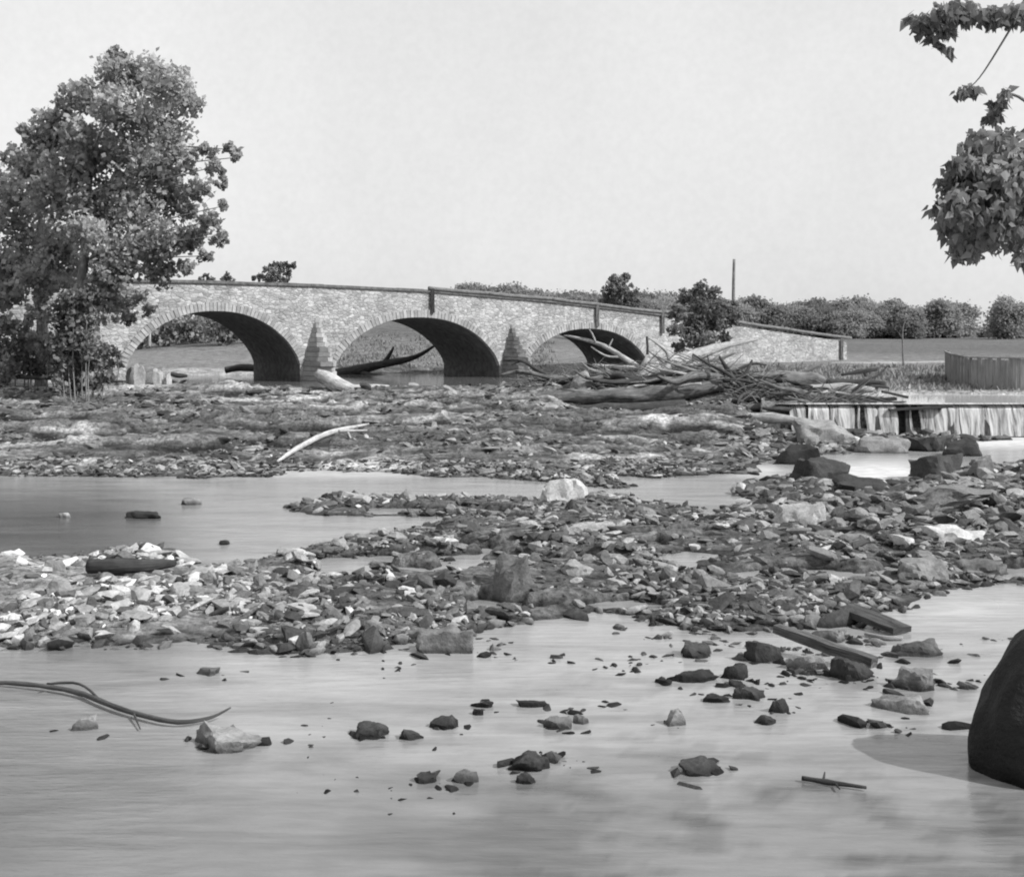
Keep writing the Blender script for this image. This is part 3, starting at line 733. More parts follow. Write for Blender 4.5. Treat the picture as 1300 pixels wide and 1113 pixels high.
lm_ = []
for i in range(6):
    L = rs.uniform(2.0, 4.2); r0 = rs.uniform(.09, .2)
    P_ = [Vector((0, 0, 0)), Vector((L*.4, rs.uniform(-.2, .2), rs.uniform(-.1, .2))), Vector((L*.75, rs.uniform(-.3, .3), rs.uniform(-.1, .25))), Vector((L, rs.uniform(-.2, .2), rs.uniform(-.1, .3)))]
    br = [tube([P_[1], P_[1]+Vector((.35, rs.uniform(-.3, .3), .3)), P_[1]+Vector((.6, rs.uniform(-.3, .3), rs.uniform(.4, .8)))], [r0*.5, r0*.35, .015], 6, .15, i), tube([P_[2], P_[2]+Vector((.4, rs.uniform(-.5, .5), rs.uniform(-.1, .4)))], [r0*.4, .015], 6, .15, i+9)]
    me = tube_mesh('log', [tube(P_, [r0, r0*.95, r0*.7, r0*.35], 9, .28, i+40)]+br, True); me.materials.append(M_DARKWOOD if i % 3 else M_BEAMG); lm_.append(me)
for i in range(34):
    t = rs.random(); u = 700+t*370; Y = 50.5-5*t+rs.uniform(-1.6, .8)
    if u > 985: Y = rs.uniform(44.3, 47)
    x = (u-CX)/F*Y; z = max(Hs(x, Y), 1.15 if Y > 44 else 0)+rs.uniform(.05, .2)+rs.random()*.75*math.exp(-((u-860)/120)**2)
    o = obj('log', lm_[i % 6], None, None, (x, Y, z), (rs.uniform(0, 6), rs.gauss(0, .16), rs.choice((0, math.pi))+rs.gauss(0, .4)))
    o.scale = (rs.uniform(.55, 1.05),)*3; tag(o, 'broken dark log wedged in the heap of the logjam', 'log', 'dark logs wedged in the logjam')
# fine brush packed into the jam, too many twigs to count
tw = []
for i in range(1500):
    t = rs.random(); u = 665+t*420+rs.gauss(0, 12); Y = 51.5-7*t**1.2+rs.gauss(0, 1.1); Y = max(Y, 43.95) if u > 980 else Y
    hump = math.exp(-((u-870)/150)**2); x = (u-CX)/F*Y; z = max(Hs(x, Y), 1.0)+rs.random()**1.6*(.25+1.0*hump)
    L = rs.uniform(.3, 1.3); an = rs.gauss(0, .5)+rs.choice((0, math.pi)); el = rs.gauss(.05, .38)
    d = Vector((math.cos(an)*math.cos(el), math.sin(an)*math.cos(el), math.sin(el))); p = Vector((x, Y, z)); r_ = rs.uniform(.008, .03)
    tw.append(tube([p, p+d*L*.5+Vector((0, 0, rs.uniform(-.08, .08))), p+d*L], [r_, r_*.8, r_*.3], 4, .05, i, False))
V, Fs, UV = [], [], []
for v_, f_, u_ in tw:
    o_ = len(V); V += v_; UV += u_; Fs += [tuple(k+o_ for k in q) for q in f_]
me = mesh_py('brush', V, Fs, False); ul = me.uv_layers.new(name='UVMap'); ul.data.foreach_set('uv', np.array([UV[lp.vertex_index] for lp in me.loops], dtype=np.float32).ravel())
tag(obj('brush', me, M_GREYWOOD), 'tangle of thin dead twigs and brush caught in the logjam', 'brush', None, 'stuff')

# ------------------------------------------------------------------ rocks
rock_dat = [  # u, v(bottom), width px, height px, tone, flatness seed, label
 (571, 829, 66, 36, 'g', 3, 'dark pyramid shaped boulder at the edge of the foreground pool'),
 (652, 748, 68, 42, 'g', 5, 'big blocky boulder with dark front in the middle of the gravel bar'),
 (283, 951, 82, 34, 'g', 8, 'low broad rock under the tip of the long sunken branch'),
 (104, 928, 42, 20, 'g', 9, 'pale low rock in the pool below the sunken branch at left'),
 (262, 857, 36, 10, 'g', 11, 'small flat grey rock alone in the left of the foreground pool'),
 (466, 936, 52, 18, 'd', 13, 'black low pointed rock in the centre of the foreground pool'),
 (521, 938, 30, 12, 'd', 14, 'small black rock just right of the low pointed rock'),
 (566, 924, 36, 16, 'd', 15, 'dark square edged rock in the middle foreground water'),
 (612, 897, 28, 8, 'd', 16, 'thin dark rock barely breaking the water upper of two close together'),
 (607, 907, 16, 9, 'd', 17, 'tiny dark rock just below the thin one in the foreground pool'),
 (672, 898, 36, 8, 'd', 18, 'thin flat dark slab awash in the middle foreground'),
 (710, 925, 34, 16, 'g', 19, 'rounded brown grey stone left of a smaller twin in the foreground'),
 (740, 918, 20, 12, 'g', 20, 'small rounded stone beside the rounded grey one'),
 (668, 975, 46, 22, 'd', 21, 'cluster rock jagged and dark near the bottom centre'),
 (668, 995, 22, 14, 'd', 22, 'small black rock directly below the jagged cluster rock'),
 (590, 993, 40, 16, 'g', 23, 'low grey rock near the bottom left of centre'),
 (540, 995, 30, 12, 'd', 24, 'small dark rock at the bottom beside the low grey rock'),
 (856, 921, 30, 24, 'g', 25, 'tall pointed grey stone standing alone in the right foreground pool'),
 (884, 866, 58, 13, 'd', 26, 'long flat dark rock left of the beam rocks lower layer'),
 (935, 863, 36, 20, 'd', 27, 'dark lumpy rock between the flat rock and the beam'),
 (953, 886, 44, 16, 'd', 28, 'dark wedge rock below the lumpy rock in the right pool'),
 (988, 905, 26, 20, 'd', 29, 'small black cube like rock in the right pool'),
 (971, 917, 26, 11, 'd', 30, 'small dark flat rock just below the black cube rock'),
 (911, 892, 30, 9, 'd', 31, 'small dark rock awash left of the wedge rock'),
 (886, 832, 60, 20, 'd', 32, 'dark rock pair awash at the edge of the right gravel spit'),
 (974, 840, 56, 30, 'd', 33, 'large black rock propping the left end of the squared beam'),
 (1020, 851, 50, 22, 'g', 34, 'grey block lying beneath the middle of the squared beam'),
 (1082, 862, 60, 30, 'd', 35, 'black jagged rock under the right end of the squared beam'),
 (1052, 814, 50, 20, 'g', 36, 'rounded grey stone left of the tilted plank'),
 (1171, 877, 60, 30, 'g', 37, 'broad speckled grey stone alone in the right pool'),
 (1154, 904, 76, 20, 'g', 38, 'long lens shaped flat stone in the right pool'),
 (1172, 832, 60, 24, 'g', 39, 'low hump of dark stone with a ripple trailing right'),
 (889, 982, 54, 17, 'd', 40, 'dark oval rock at the bottom right of centre'),
 (1042, 612, 78, 36, 'g', 41, 'large flat topped boulder with black left side below the dam'),
 (1012, 590, 66, 32, 'd', 42, 'dark overhanging slab rock just above the flat topped boulder'),
 (1046, 562, 84, 38, 'p', 43, 'huge pale slanting slab leaning at the left end of the dam'),
 (1120, 575, 70, 26, 'g', 44, 'grey peaked boulder in front of the waterfall'),
 (1182, 573, 56, 24, 'g', 45, 'rounded grey boulder below the right part of the falls'),
 (1233, 579, 48, 28, 'd', 46, 'dark humped boulder at the far right under the falls'),
 (1190, 605, 70, 34, 'g', 47, 'angular boulder with black notch beside the white rapid'),
 (1252, 606, 40, 36, 'g', 48, 'round mottled boulder at the right edge below the falls'),
 (1100, 628, 84, 26, 'd', 49, 'wide dark ledge rock under the white rapid'),
 (1215, 640, 110, 26, 'g', 50, 'long grey ledge of rock at the right edge'),
 (720, 636, 62, 26, 'p', 51, 'pale mound of rock by the narrow channel in the middle'),
 (1022, 668, 60, 26, 'p', 52, 'big pale rounded stone in the right rubble'),
 (1184, 735, 66, 30, 'g', 53, 'wedge shaped boulder at the shore of the right pool'),
 (1240, 730, 80, 24, 'g', 54, 'low broad boulder at the right edge above the pool'),
 (1215, 690, 74, 22, 'p', 55, 'pale flat slab at the right edge of the rubble'),
 (730, 728, 54, 14, 'p', 56, 'pale flat slab right of the big blocky boulder'),
 (172, 489, 26, 26, 'p', 57, 'bright white boulder at the left shore beside the arch'),
 (148, 484, 20, 11, 'p', 58, 'small white stone left of the bright shore boulder'),
 (200, 487, 15, 19, 'p', 59, 'pale block third from the left on the shore under the arch'),
 (213, 488, 10, 16, 'p', 60, 'slim white block at the water edge under the left arch'),
 (735, 492, 34, 22, 'p', 61, 'pale rock with black hollow at the left of the logjam'),
 (388, 827, 22, 28, 'g', 62, 'upright grey stone at the lower edge of the gravel bar'),
 (75, 752, 40, 20, 'p', 63, 'largest pale rounded stone near the left edge of the bar'),
 (70, 725, 34, 14, 'g', 64, 'grey stone at the left edge beside the middle pool'),
 (283, 691, 20, 6, 'd', 65, 'tiny dark stone alone in the middle pool'),
 (182, 658, 46, 8, 'd', 66, 'thin dark rock shelf in the middle of the left pool'),
 (242, 640, 24, 9, 'g', 67, 'small grey stone near the top of the left pool'),
 (80, 657, 16, 6, 'p', 68, 'tiny white stone at the left of the middle pool'),
]
big_pos = []
for (u, v, w_, h_, tn, sd_, lb) in rock_dat:
    p = g(u, v); k = p.y/F; wx = w_*k/2; hz = h_*k
    if v > 790: hz *= .86; wx *= 1.08
    if 555 < v < 740 and u > 900: hz *= .8; wx *= 1.12
    if 555 < v < 640 and u > 950 and tn == 'g' and sd_ % 2: tn = 'd'
    hgt = hz
    me = rock_mesh('boulder', sd_, sub=4 if w_ > 40 else 3, sx=wx*1.12, sy=wx*random.uniform(.65, .95), sz=hgt*.66, planes=11, rough=.11)
    zmax = max(vv.co.z for vv in me.vertices)
    for vv in me.vertices: vv.co.z *= hz*1.06/zmax*(1 if vv.co.z > 0 else .7)
    if w_ < 24: nm, ct = 'stone', 'stone'
    else: nm, ct = ('boulder', 'boulder') if w_ > 40 else ('rock', 'rock')
    m = {'g': M_ROCK, 'd': M_ROCKD, 'p': M_ROCKL}[tn]
    o = obj(nm, me, m, None, (p.x, p.y+wx*.35, p.z-hz*.06))
    tag(o, lb, ct); big_pos.append((p.x, p.y+wx*.5, wx))
# smooth boulder shape added to stand in for a dark blemish at the right
p = Vector(((1343-CX)/F*9.9, 9.9, 0)); bmr = bmesh.new(); bmesh.ops.create_icosphere(bmr, subdivisions=5, radius=1)
for v_ in bmr.verts:
    c_ = v_.co.copy(); v_.co.x *= .70*(1-.10*max(c_.z, 0)); v_.co.y *= .6; v_.co.z *= 1.22 if c_.z > 0 else .6
    v_.co += c_*(mnoise.noise(c_*1.2)*.07+mnoise.noise(c_*3.5)*.05+mnoise.noise(c_*14)*.006)
for f in bmr.faces: f.smooth = True
me = bpy.data.meshes.new('boulder'); bmr.to_mesh(me); bmr.free()
def wz(nt):
    sp = nt.nodes.new('ShaderNodeSeparateXYZ'); nt.links.new(wpos(nt), sp.inputs[0]); return sp.outputs[2]
def b_sm(nt, n, l):
    w = wpos(nt); nb = noise_tex(nt, w, 2.5, 8, .7); c = ramp(nt, nb, [(.3, .012), (.5, .018), (.7, .028)]); c = mth(nt, 'MULTIPLY', c, ramp(nt, wz(nt), [(.05, .3), (.16, 1.)])); finish(nt, c, .65, mth(nt, 'ADD', nb, noise_tex(nt, w, 20, 4)), .9, .03)
tag(obj('boulder', me, mat('blemish_stand_in_dark', b_sm), None, (p.x, p.y, .02)), 'tall smooth black stand-in boulder added for a blemish at the right edge', 'boulder')

# loose stones: 235 individuals + one mass of rubble
VAR = []
for i in range(14):
    r_ = np.random.default_rng(100+i); pts = r_.normal(size=((12, 15, 22)[i % 3], 3)); pts /= np.linalg.norm(pts, axis=1)[:, None]; pts *= np.array([1, r_.uniform(.6, .9), r_.uniform(.4, .75)])
    bmh = bmesh.new(); [bmh.verts.new(q) for q in pts]; res = bmesh.ops.convex_hull(bmh, input=bmh.verts[:])
    for vtx in [v for v in bmh.verts if not v.link_faces]: bmh.verts.remove(vtx)
    bmesh.ops.triangulate(bmh, faces=bmh.faces[:]); bmesh.ops.recalc_face_normals(bmh, faces=bmh.faces[:]); bmh.verts.index_update()
    VAR.append((np.array([v.co[:] for v in bmh.verts]), np.array([[v.index for v in f.verts] for f in bmh.faces]))); bmh.free()
def scatter(n, umin, umax, Ymin, Ymax, smin, smax, power, accept):
    out = []
    while len(out) < n:
        k = n*3
        Y = np.sqrt(rng.random(k)*(Ymax**2-Ymin**2)+Ymin**2); u = umin+rng.random(k)*(umax-umin); X = (u-CX)/F*Y
        z = H(X, Y); ok = accept(X, Y, z, u); s = smin+(smax-smin)*rng.random(k)**power
        for i in np.where(ok)[0]: out.append((X[i], Y[i], z[i], s[i]))
    return np.array(out[:n])
def acc_bar(X, Y, z, u): return (z > -.05) & (rng.random(X.shape) < .14+.86*sst(fbm(X/1.2, Y/1.0, 4, 91), .40, .55))
def acc_bank(X, Y, z, u): return (z > .02) & ((u < 985) | (Y < 41)) & (rng.random(X.shape) < .1+.9*sst(fbm(X/2.5, Y/1.2, 3, 93), .5, .62))
def acc_fg(X, Y, z, u): return (rng.random(X.shape) < sst(fbm(X/1.2, Y/.8, 3, 95), .58, .72)) 
def acc_right(X, Y, z, u): return z > -.08
S = [scatter(17000, -60, 1360, 13.2, 33, .025, .13, 2.4, acc_bar), scatter(1000, -60, 1360, 13.2, 32, .09, .24, 2.4, acc_bar),
     scatter(4200, -60, 1010, 32, 52.5, .03, .15, 2.4, acc_bank), scatter(260, -60, 1010, 32, 51, .15, .3, 2, acc_bank), scatter(3200, 940, 1360, 21, 42.3, .05, .28, 2.4, acc_right), scatter(420, 480, 1300, 9.5, 14.2, .015, .075, 2, acc_fg), scatter(45, 20, 700, 8.9, 14.2, .015, .06, 2, acc_fg), scatter(420, 780, 1120, 12.6, 15.2, .02, .10, 2.0, lambda X, Y, z, u: (rng.random(X.shape) < sst(fbm(X/.9, Y/.5, 3, 97), .5, .62))), scatter(120, 380, 760, 9.2, 12.2, .012, .05, 2, acc_fg)]
ST = np.concatenate(S)
comp = []
for (u, v, w_, h_, tn, sd_, lb) in rock_dat:
    if tn != 'p' and v > 790 and w_ > 24:
        q = px0(u, v)
        for j in range(5):
            w2 = w_/F*q[1]; comp.append((q[0]+random.gauss(0, .6)*w2, q[1]+random.gauss(0, .5)*w2, -.02, random.uniform(.03, .09)*(w_/40)))
ST = np.concatenate([ST, np.array(comp)])
VV = []; FF = []; TT = []; off = 0
for i in range(len(ST)):
    x, y, z, s = ST[i]; u_ = CX+F*x/y; V0, F0 = VAR[i % 14]
    an = rng.random()*6.283; ca, sa = math.cos(an), math.sin(an); tx = rng.normal()*.25; ty = rng.normal()*.25
    R = np.array([[ca, -sa, tx], [sa, ca, ty], [-tx*ca-ty*sa, tx*sa-ty*ca, 1]])
    bk = y > 32 and u_ < 985
    V = (V0*s*(np.array([1.1+rng.random()*.7, 1, .5+rng.random()*.3]) if bk else np.array([1+rng.random()*.6, 1, .55+rng.random()*.7])))@R.T+np.array([x, y, max(z, -.02)+s*(.12 if y < 32 else .08)])
    u = CX+F*x/y
    t = .2+rng.random()**1.8*1.35
    if rng.random() < .12: t *= 1.6
    t *= 1+.65*float(1-sst(u, 140, 430))*(y < 24)
    if y > 32 and u < 985: t *= .95
    if y < 13.2: t *= .4
    VV.append(V); FF.append(F0+off); TT.append(np.full(len(V), t)); off += len(V)
me = mesh_np('rubble', np.concatenate(VV), np.concatenate(FF), False, np.concatenate(TT))
tag(obj('rubble', me, M_RUBBLE), 'mass of small broken stones and pebbles covering the gravel bars and bank', 'rubble', None, 'stuff')
# individuals
sm = [rock_mesh('stone', 300+i, sub=3, sx=1, sy=random.uniform(.6, .9), sz=random.uniform(.4, .65), planes=10, rough=.06) for i in range(12)]
sm_g = []; sm_p = []
for me in sm:
    a_ = me.copy(); a_.materials.append(M_ROCKL); sm_p.append(a_); me.materials.append(M_ROCK); sm_g.append(me)
def place(n, um, uM, Ym, YM, smin, smax, acc, pale, label, group):
    P = scatter(n*2, um, uM, Ym, YM, smin, smax, 1.6, acc); c = 0
    for x, y, z, s in P:
        if any((x-a)**2+(y-b)**2 < (r+s*.7)**2 for a, b, r in big_pos): continue
        o = obj('stone', (sm_p if pale else sm_g)[random.randrange(12)], None, None, (x, y, max(z, 0)+s*.2), (random.gauss(0, .15), random.gauss(0, .15), random.uniform(0, 6.28)))
        s *= .88; o.scale = (s*random.uniform(1., 1.5), s, s*random.uniform(.6, 1.0)); big_pos.append((x, y, s*.7))
        tag(o, label, 'stone', group); c += 1
        if c >= n: break
place(60, 0, 400, 14, 19.5, .1, .24, acc_bar, True, 'pale stone on the left end of the gravel bar', 'pale stones on the left of the gravel bar')
place(60, 330, 900, 13.6, 24, .09, .21, acc_bar, False, 'grey broken stone in the middle of the gravel bar', 'grey stones in the middle of the gravel bar')
place(65, 880, 1310, 17, 31, .14, .32, acc_bar, False, 'grey broken stone in the rubble at the right below the rapid', 'grey stones in the right rubble')
place(16, 700, 1200, 18, 31, .14, .3, acc_bar, True, 'pale stone lying among the grey rubble right of centre', 'pale stones in the right rubble')
place(26, 40, 980, 33, 50, .15, .38, acc_bank, False, 'grey stone resting on the muddy bank below the bridge', 'stones on the muddy bank')
place(8, 1060, 1300, 33, 42, .3, .6, acc_right, False, 'wet stone lying in the splash pool right below the waterfall', 'stones below the waterfall')

# ------------------------------------------------------------------ trees
def tree(name, base, trunk_pts, radii, limbs, clumps, size, per, leafm, barkm, label, cat='tree', seed=0, shape='quad', droop=0, group=None, crown='crown', stem='trunk'):
    r = empty(name, base); tag(r, label, cat, group); o_ = Vector(base)
    parts = [tube(trunk_pts, radii, 9, .08, seed)]+[tube(p, rr_, 6, .1, seed+i) for i, (p, rr_) in enumerate(limbs)]
    obj(stem, tube_mesh(stem, parts, True, o_), barkm, r)
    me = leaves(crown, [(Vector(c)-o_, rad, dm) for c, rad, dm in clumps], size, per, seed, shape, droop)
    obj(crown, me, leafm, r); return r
def pxclumps(lst, Y, dY=1.0, depth=.9, seed=0):
    rnd = random.Random(seed); out = []
    for (u, v, r_) in lst:
        yy = Y+rnd.uniform(-dY, dY); k = yy/F; R = r_*k
        out.append((W(u, v, yy), (R, R*depth, R*.92), max(.10, (r_/40)**1.8)))
    return out
def limbs_to(clumps, joints, r0=.09, seed=0, every=1):
    rnd = random.Random(seed); L = []
    for c, rad, dm in clumps[::every]:
        j = min(joints, key=lambda q: (Vector(q)-c).length+ (4 if q[2] > c.z else 0)); j = Vector(j)
        q_ = min(1, (j-c).length/3); m = (j+c)/2+Vector((rnd.uniform(-.4, .4)*q_, rnd.uniform(-.4, .4)*q_, rnd.uniform(-.1, .5)*q_))
        L.append(([j, m, c], [r0, r0*.65, r0*.2]))
    return L
# the tall tree at left
cl = pxclumps([(150,95,34),(185,92,30),(215,110,34),(160,140,42),(205,160,42),(240,130,20),(120,125,30),(180,205,45),(130,200,45),(228,205,30),(265,190,14),(272,212,16),(292,190,12),(300,200,9),(252,240,20),(280,232,10),(215,250,36),
   (165,262,46),(120,258,40),(262,282,18),(282,262,10),(276,300,14),(240,302,24),(205,305,32),(160,320,40),(262,325,12),(238,340,14),(200,345,24),(140,350,30),(110,300,34),(85,215,34),(100,170,26),(230,95,12),(150,72,16),(240,265,16),(170,375,16),(190,395,9),(150,395,20),(135,372,22),(165,405,10)], 47.5, 1.8, 1.1, 2)
tb = G(103, 48); jt = [W(104, 300, 48), W(106, 250, 48), W(118, 200, 48), W(135, 150, 48), W(112, 330, 48), W(150, 120, 48)]
tree('tall_tree', tb, [tb-Vector((0, 0, .3)), W(104, 380, 48), W(107, 320, 48), W(110, 260, 48), W(122, 190, 48), W(145, 110, 48)], [.26, .22, .17, .12, .07, .02], limbs_to(cl, jt, .055, 1),
     cl, .18, 1150, M_LEAF, M_GREYWOOD, 'tall leafy tree with pale trunk rising above the left end of the bridge', 'tree', 2)
cl = pxclumps([(95,125,26),(72,150,28),(50,175,26),(85,180,34),(45,215,36),(20,200,20),(70,250,42),(20,255,34),(-20,240,40),(-50,290,50),(40,300,44),(75,330,36),(10,340,36),(-70,350,50),(60,215,28),(30,165,12),(50,352,28),(15,372,22),(52,388,20),(90,360,22),(-30,380,40),(75,310,26)], 50.5, 1.5, 1.0, 5)
tb = G(52, 51); jt = [W(52, 320, 51), W(55, 260, 51), W(60, 200, 51)]
tree('broad_tree', tb, [tb-Vector((0, 0, .3)), W(54, 380, 51), W(52, 300, 51), W(58, 230, 51), W(75, 150, 51)], [.3, .22, .16, .1, .03], limbs_to(cl, jt, .06, 2),
     cl, .19, 1050, M_LEAF, M_BARK, 'broad leafy tree filling the left edge behind the tall tree', 'tree', 6)
# shrubs on the left bank
def shrub(cx, lst, Y, size, per, label, seed, m=M_LEAFD, group=None):
    c = pxclumps(lst, Y, .7, .9, seed); b = G(cx, Y)
    rnd = random.Random(seed); st = []
    for cc in c:
        b2 = G(cx+(CX+F*cc[0].x/cc[0].y-cx)*.8, cc[0].y); st.append(([b2-Vector((0, 0, .2)), (b2+cc[0])/2+Vector((rnd.uniform(-.1, .1), 0, .05)), cc[0]], [.03, .022, .008]))
    return tree('shrub', b, st[0][0], st[0][1], st[1:], c, size, per, m, M_BARK, label, 'shrub', seed, crown='foliage', stem='stem', group=group)
shrub(100, [(95,385,24),(78,402,26),(105,410,26),(122,392,16),(88,430,28),(116,440,22),(112,372,14),(100,455,24),(75,455,24),(120,465,16),(90,474,16),(75,486,12),(98,488,13),(120,486,12),(136,478,10)], 46.6, .16, 1100, 'dense dark shrub under the tall tree against the bridge wall', 31)
shrub(130, [(122,450,22),(140,455,18),(105,455,20),(150,462,10),(130,470,14),(92,462,16)], 50, .18, 700, 'low bush at the foot of the left abutment', 32)
shrub(35, [(30,430,24),(50,440,24),(15,450,26),(65,450,20),(35,465,22),(60,470,14),(-10,440,30),(10,470,20),(85,472,12),(0,415,24),(40,405,14)], 48.6, .16, 1000, 'tangled grey green thicket at the far left bank', 33)
shrub(-60, [(-60,440,50),(-90,400,50),(-30,400,40),(-50,465,30)], 51, .24, 600, 'thicket just beyond the left edge of the view', 35)
wood('log', [W(28, 441, 49.5), W(60, 440, 49.4), W(92, 440, 49.5)], [.1, .14, .08], M_DARKWOOD, 'straight dark fallen log in the thicket at the far left', 'log', seed=50)
wood('branch', [W(20, 479, 48.4), W(70, 480, 48.2), W(118, 484, 48), W(160, 484, 48)], [.07, .09, .08, .03], M_DARKWOOD, 'long thin dark branch along the top of the pale beach at left', 'branch', seed=51)
# shrub tree in front of the bridge at right
cl = pxclumps([(890,368,13),(905,372,11),(872,378,15),(890,392,20),(912,392,17),(928,390,11),(862,398,14),(880,412,20),(905,412,18),(928,408,12),(858,420,12),(875,432,16),(898,432,14),(920,428,10),(885,447,10),(935,398,7),(860,440,9)], 66, 1.3, 1, 11)
b = G(893, 66); tree('bushy_tree', b, [b-Vector((0, 0, .3)), W(893, 440, 66), W(890, 410, 66), W(893, 375, 66)], [.14, .12, .08, .03], limbs_to(cl, [W(893, 450, 66), W(892, 425, 66), W(891, 400, 66)], .05, 4),
     cl, .16, 2400, M_FARB, M_GREYWOOD, 'small bushy tree growing in front of the bridge behind the logjam', 'tree', 12)
# trees just beyond the bridge
def simple(name, u, Y, lst, size, per, label, seed, m=M_FARB, group=None):
    c = pxclumps(lst, Y, Y*.012, .9, seed); b = G(u, Y); topc = max(c, key=lambda q: q[0].z)[0]
    return tree(name, b, [b-Vector((0, 0, .3)), Vector((b.x, b.y, (b.z+topc.z)/2)), topc], [.25, .18, .06], limbs_to(c, [Vector((b.x, b.y, b.z+(topc.z-b.z)*k)) for k in (.4, .6, .8)], .1, seed), c, size*.62, per*2.1, m, M_BARK, label, 'tree', seed, group=group)
simple('leafy_tree', 787, 130, [(787,360,12),(776,368,12),(799,368,12),(787,376,16),(770,382,12),(803,384,12),(785,392,16),(795,352,5),(778,354,6),(765,394,10),(806,395,10)], .55, 900, 'lone leafy tree standing above the bridge parapet right of centre', 41)
simple('spreading_tree', 348, 170, [(350,338,9),(362,337,7),(340,345,9),(352,349,12),(366,346,7),(330,352,6),(342,356,9),(360,356,9),(322,353,3),(372,337,4)], .55, 900, 'spreading thin tree peeking over the bridge above the left arch', 42)
simple('small_tree', 288, 230, [(288,350,6),(284,356,6),(292,356,6)], .6, 700, 'small round tree top left of the spreading tree over the parapet', 43)
simple('small_tree', 263, 230, [(262,350,5),(266,356,6),(256,355,5)], .6, 700, 'small round tree top next to the big leafy tree over the parapet', 44)
# dark trees seen through the left arch
for i, (u, v, r_) in enumerate([(175, 425, 24), (212, 418, 26), (250, 414, 28), (285, 416, 26), (322, 424, 22), (140, 420, 28)]):
    simple('dark_tree', u, 112+i % 3*3, [(u, v, r_), (u-10, v-6, r_*.7), (u+11, v-4, r_*.7), (u, v+12, r_*.8)], .55, 420, 'dark tree of the row seen through the left arch', 60+i, M_LEAFD, 'dark trees seen through the left arch')
# the wooded skyline
protos = []
for i in range(6):
    r_ = random.Random(200+i); c = []
    for k in range(9):
        a_ = r_.uniform(0, 6.28); q = r_.uniform(0, .3); c.append((Vector((math.cos(a_)*q, math.sin(a_)*q, .32+r_.random()*.48)), (.24, .24, .2), 1))
    c += [(Vector((0, 0, .8)), (.22, .22, .18), 1), (Vector((0, 0, .45)), (.4, .4, .28), 2), (Vector((.2, 0, .22)), (.3, .3, .2), 1), (Vector((-.2, 0, .22)), (.3, .3, .2), 1)]
    crown = leaves('crown', c, .05, 900, 210+i, spread=.28); crown.materials.append(M_FAR)
    trunk = tube_mesh('trunk', [tube([Vector((0, 0, -.05)), Vector((.01, 0, .3)), Vector((0, .02, .7))], [.035, .028, .01], 7, .1, i)]); trunk.materials.append(M_BARK); protos.append((trunk, crown))
def far_tree(u, vtop, Y, wpx, label, group, i, name='distant_tree'):
    x = (u-CX)/F*Y; zb = Hs(x, Y)-.3; ht = CH+(HY-vtop)/F*Y-zb; t, c = protos[i % 6]
    r = empty(name, (x, Y, zb)); r.rotation_euler = (0, 0, i*1.7); tag(r, label, 'tree', group)
    w_ = wpx/F*Y; r.scale = (w_/.95, w_/.95, ht/1.0)
    obj('trunk', t, None, r); obj('crown', c, None, r)
sky = [(560,372),(575,368),(590,361),(604,358),(620,364),(640,362),(655,360),(668,366),(684,368),(700,370),(718,371),(735,371),(752,372),(768,373),(805,370),(822,371),(838,372),(852,373),(868,372),(884,375),(900,378),(916,378),(940,380),(956,376),(972,382),(988,389),(1000,391),(1013,382),(1027,383),(1040,380),(1055,384),(1070,378),(1086,377),(1102,382),(1118,385),(1133,381),(1146,390)]
for i, (u, v) in enumerate(sky):
    far_tree(u, v, 300+(i*37) % 60, 44+(i*13) % 18, 'rounded tree in the long wooded line on the horizon', 'trees of the wooded horizon', i)
rr = random.Random(9)
for i in range(70):     # a second, lower rank closes the wood
    u = 545+i*9+rr.uniform(-4, 4)
    if u < 1170: far_tree(u, 393+rr.uniform(-8, 5) if u > 900 else 382+rr.uniform(-8, 4), 285+rr.uniform(-8, 8), 48, 'rounded tree in the long wooded line on the horizon', 'trees of the wooded horizon', i+3)
far_tree(1190, 381, 290, 60, 'large rounded tree left half of the isolated clump on the right horizon', None, 2, 'round_tree')
far_tree(1214, 384, 295, 62, 'large rounded tree right half of the isolated clump on the right horizon', None, 4, 'round_tree')
far_tree(1166, 400, 300, 36, 'low tree joining the wood to the isolated clump on the right', None, 5, 'low_tree')
far_tree(1250, 414, 310, 22, 'tiny low tree in the gap near the right edge', None, 1, 'low_tree')
far_tree(1276, 375, 270, 52, 'tall leafy tree at the extreme right horizon', None, 3, 'leafy_tree')
for i in range(10): far_tree(1300+i*26, 385+(i*7) % 14, 290, 36, 'tree beyond the right edge of the view', 'trees beyond the right edge', i)
for i in range(14): far_tree(520-i*34, 372+(i*7) % 10, 320, 50, 'tree hidden mostly behind the bridge on the left', 'trees behind the bridge on the left', i) if i > 6 and False else None

# thin poles
wood('pole', [G(931, 96, -.3), W(931, 380, 96), W(932, 329, 96)], [.17, .14, .11], M_GREYWOOD, 'tall thin pole standing up behind the bushy tree', 'pole', wob=.03, sides=8)
wood('sapling', [G(1147, 80, -.2), W(1146, 440, 80), W(1146, 420, 80), W(1149, 408, 80), W(1158, 398, 80)], [.07, .055, .05, .03, .012], M_GREYWOOD, 'thin bare sapling leaning right in the field', 'sapling', branches=[([W(1146, 430, 80), W(1140, 421, 80)], [.03, .01])])
wood('pole', [W(190, 440, 95), W(190, 425, 95), W(190, 418, 95)], [.1, .1, .08], M_PALEWOOD, 'pale slim post seen through the left side of the left arch', 'pole')
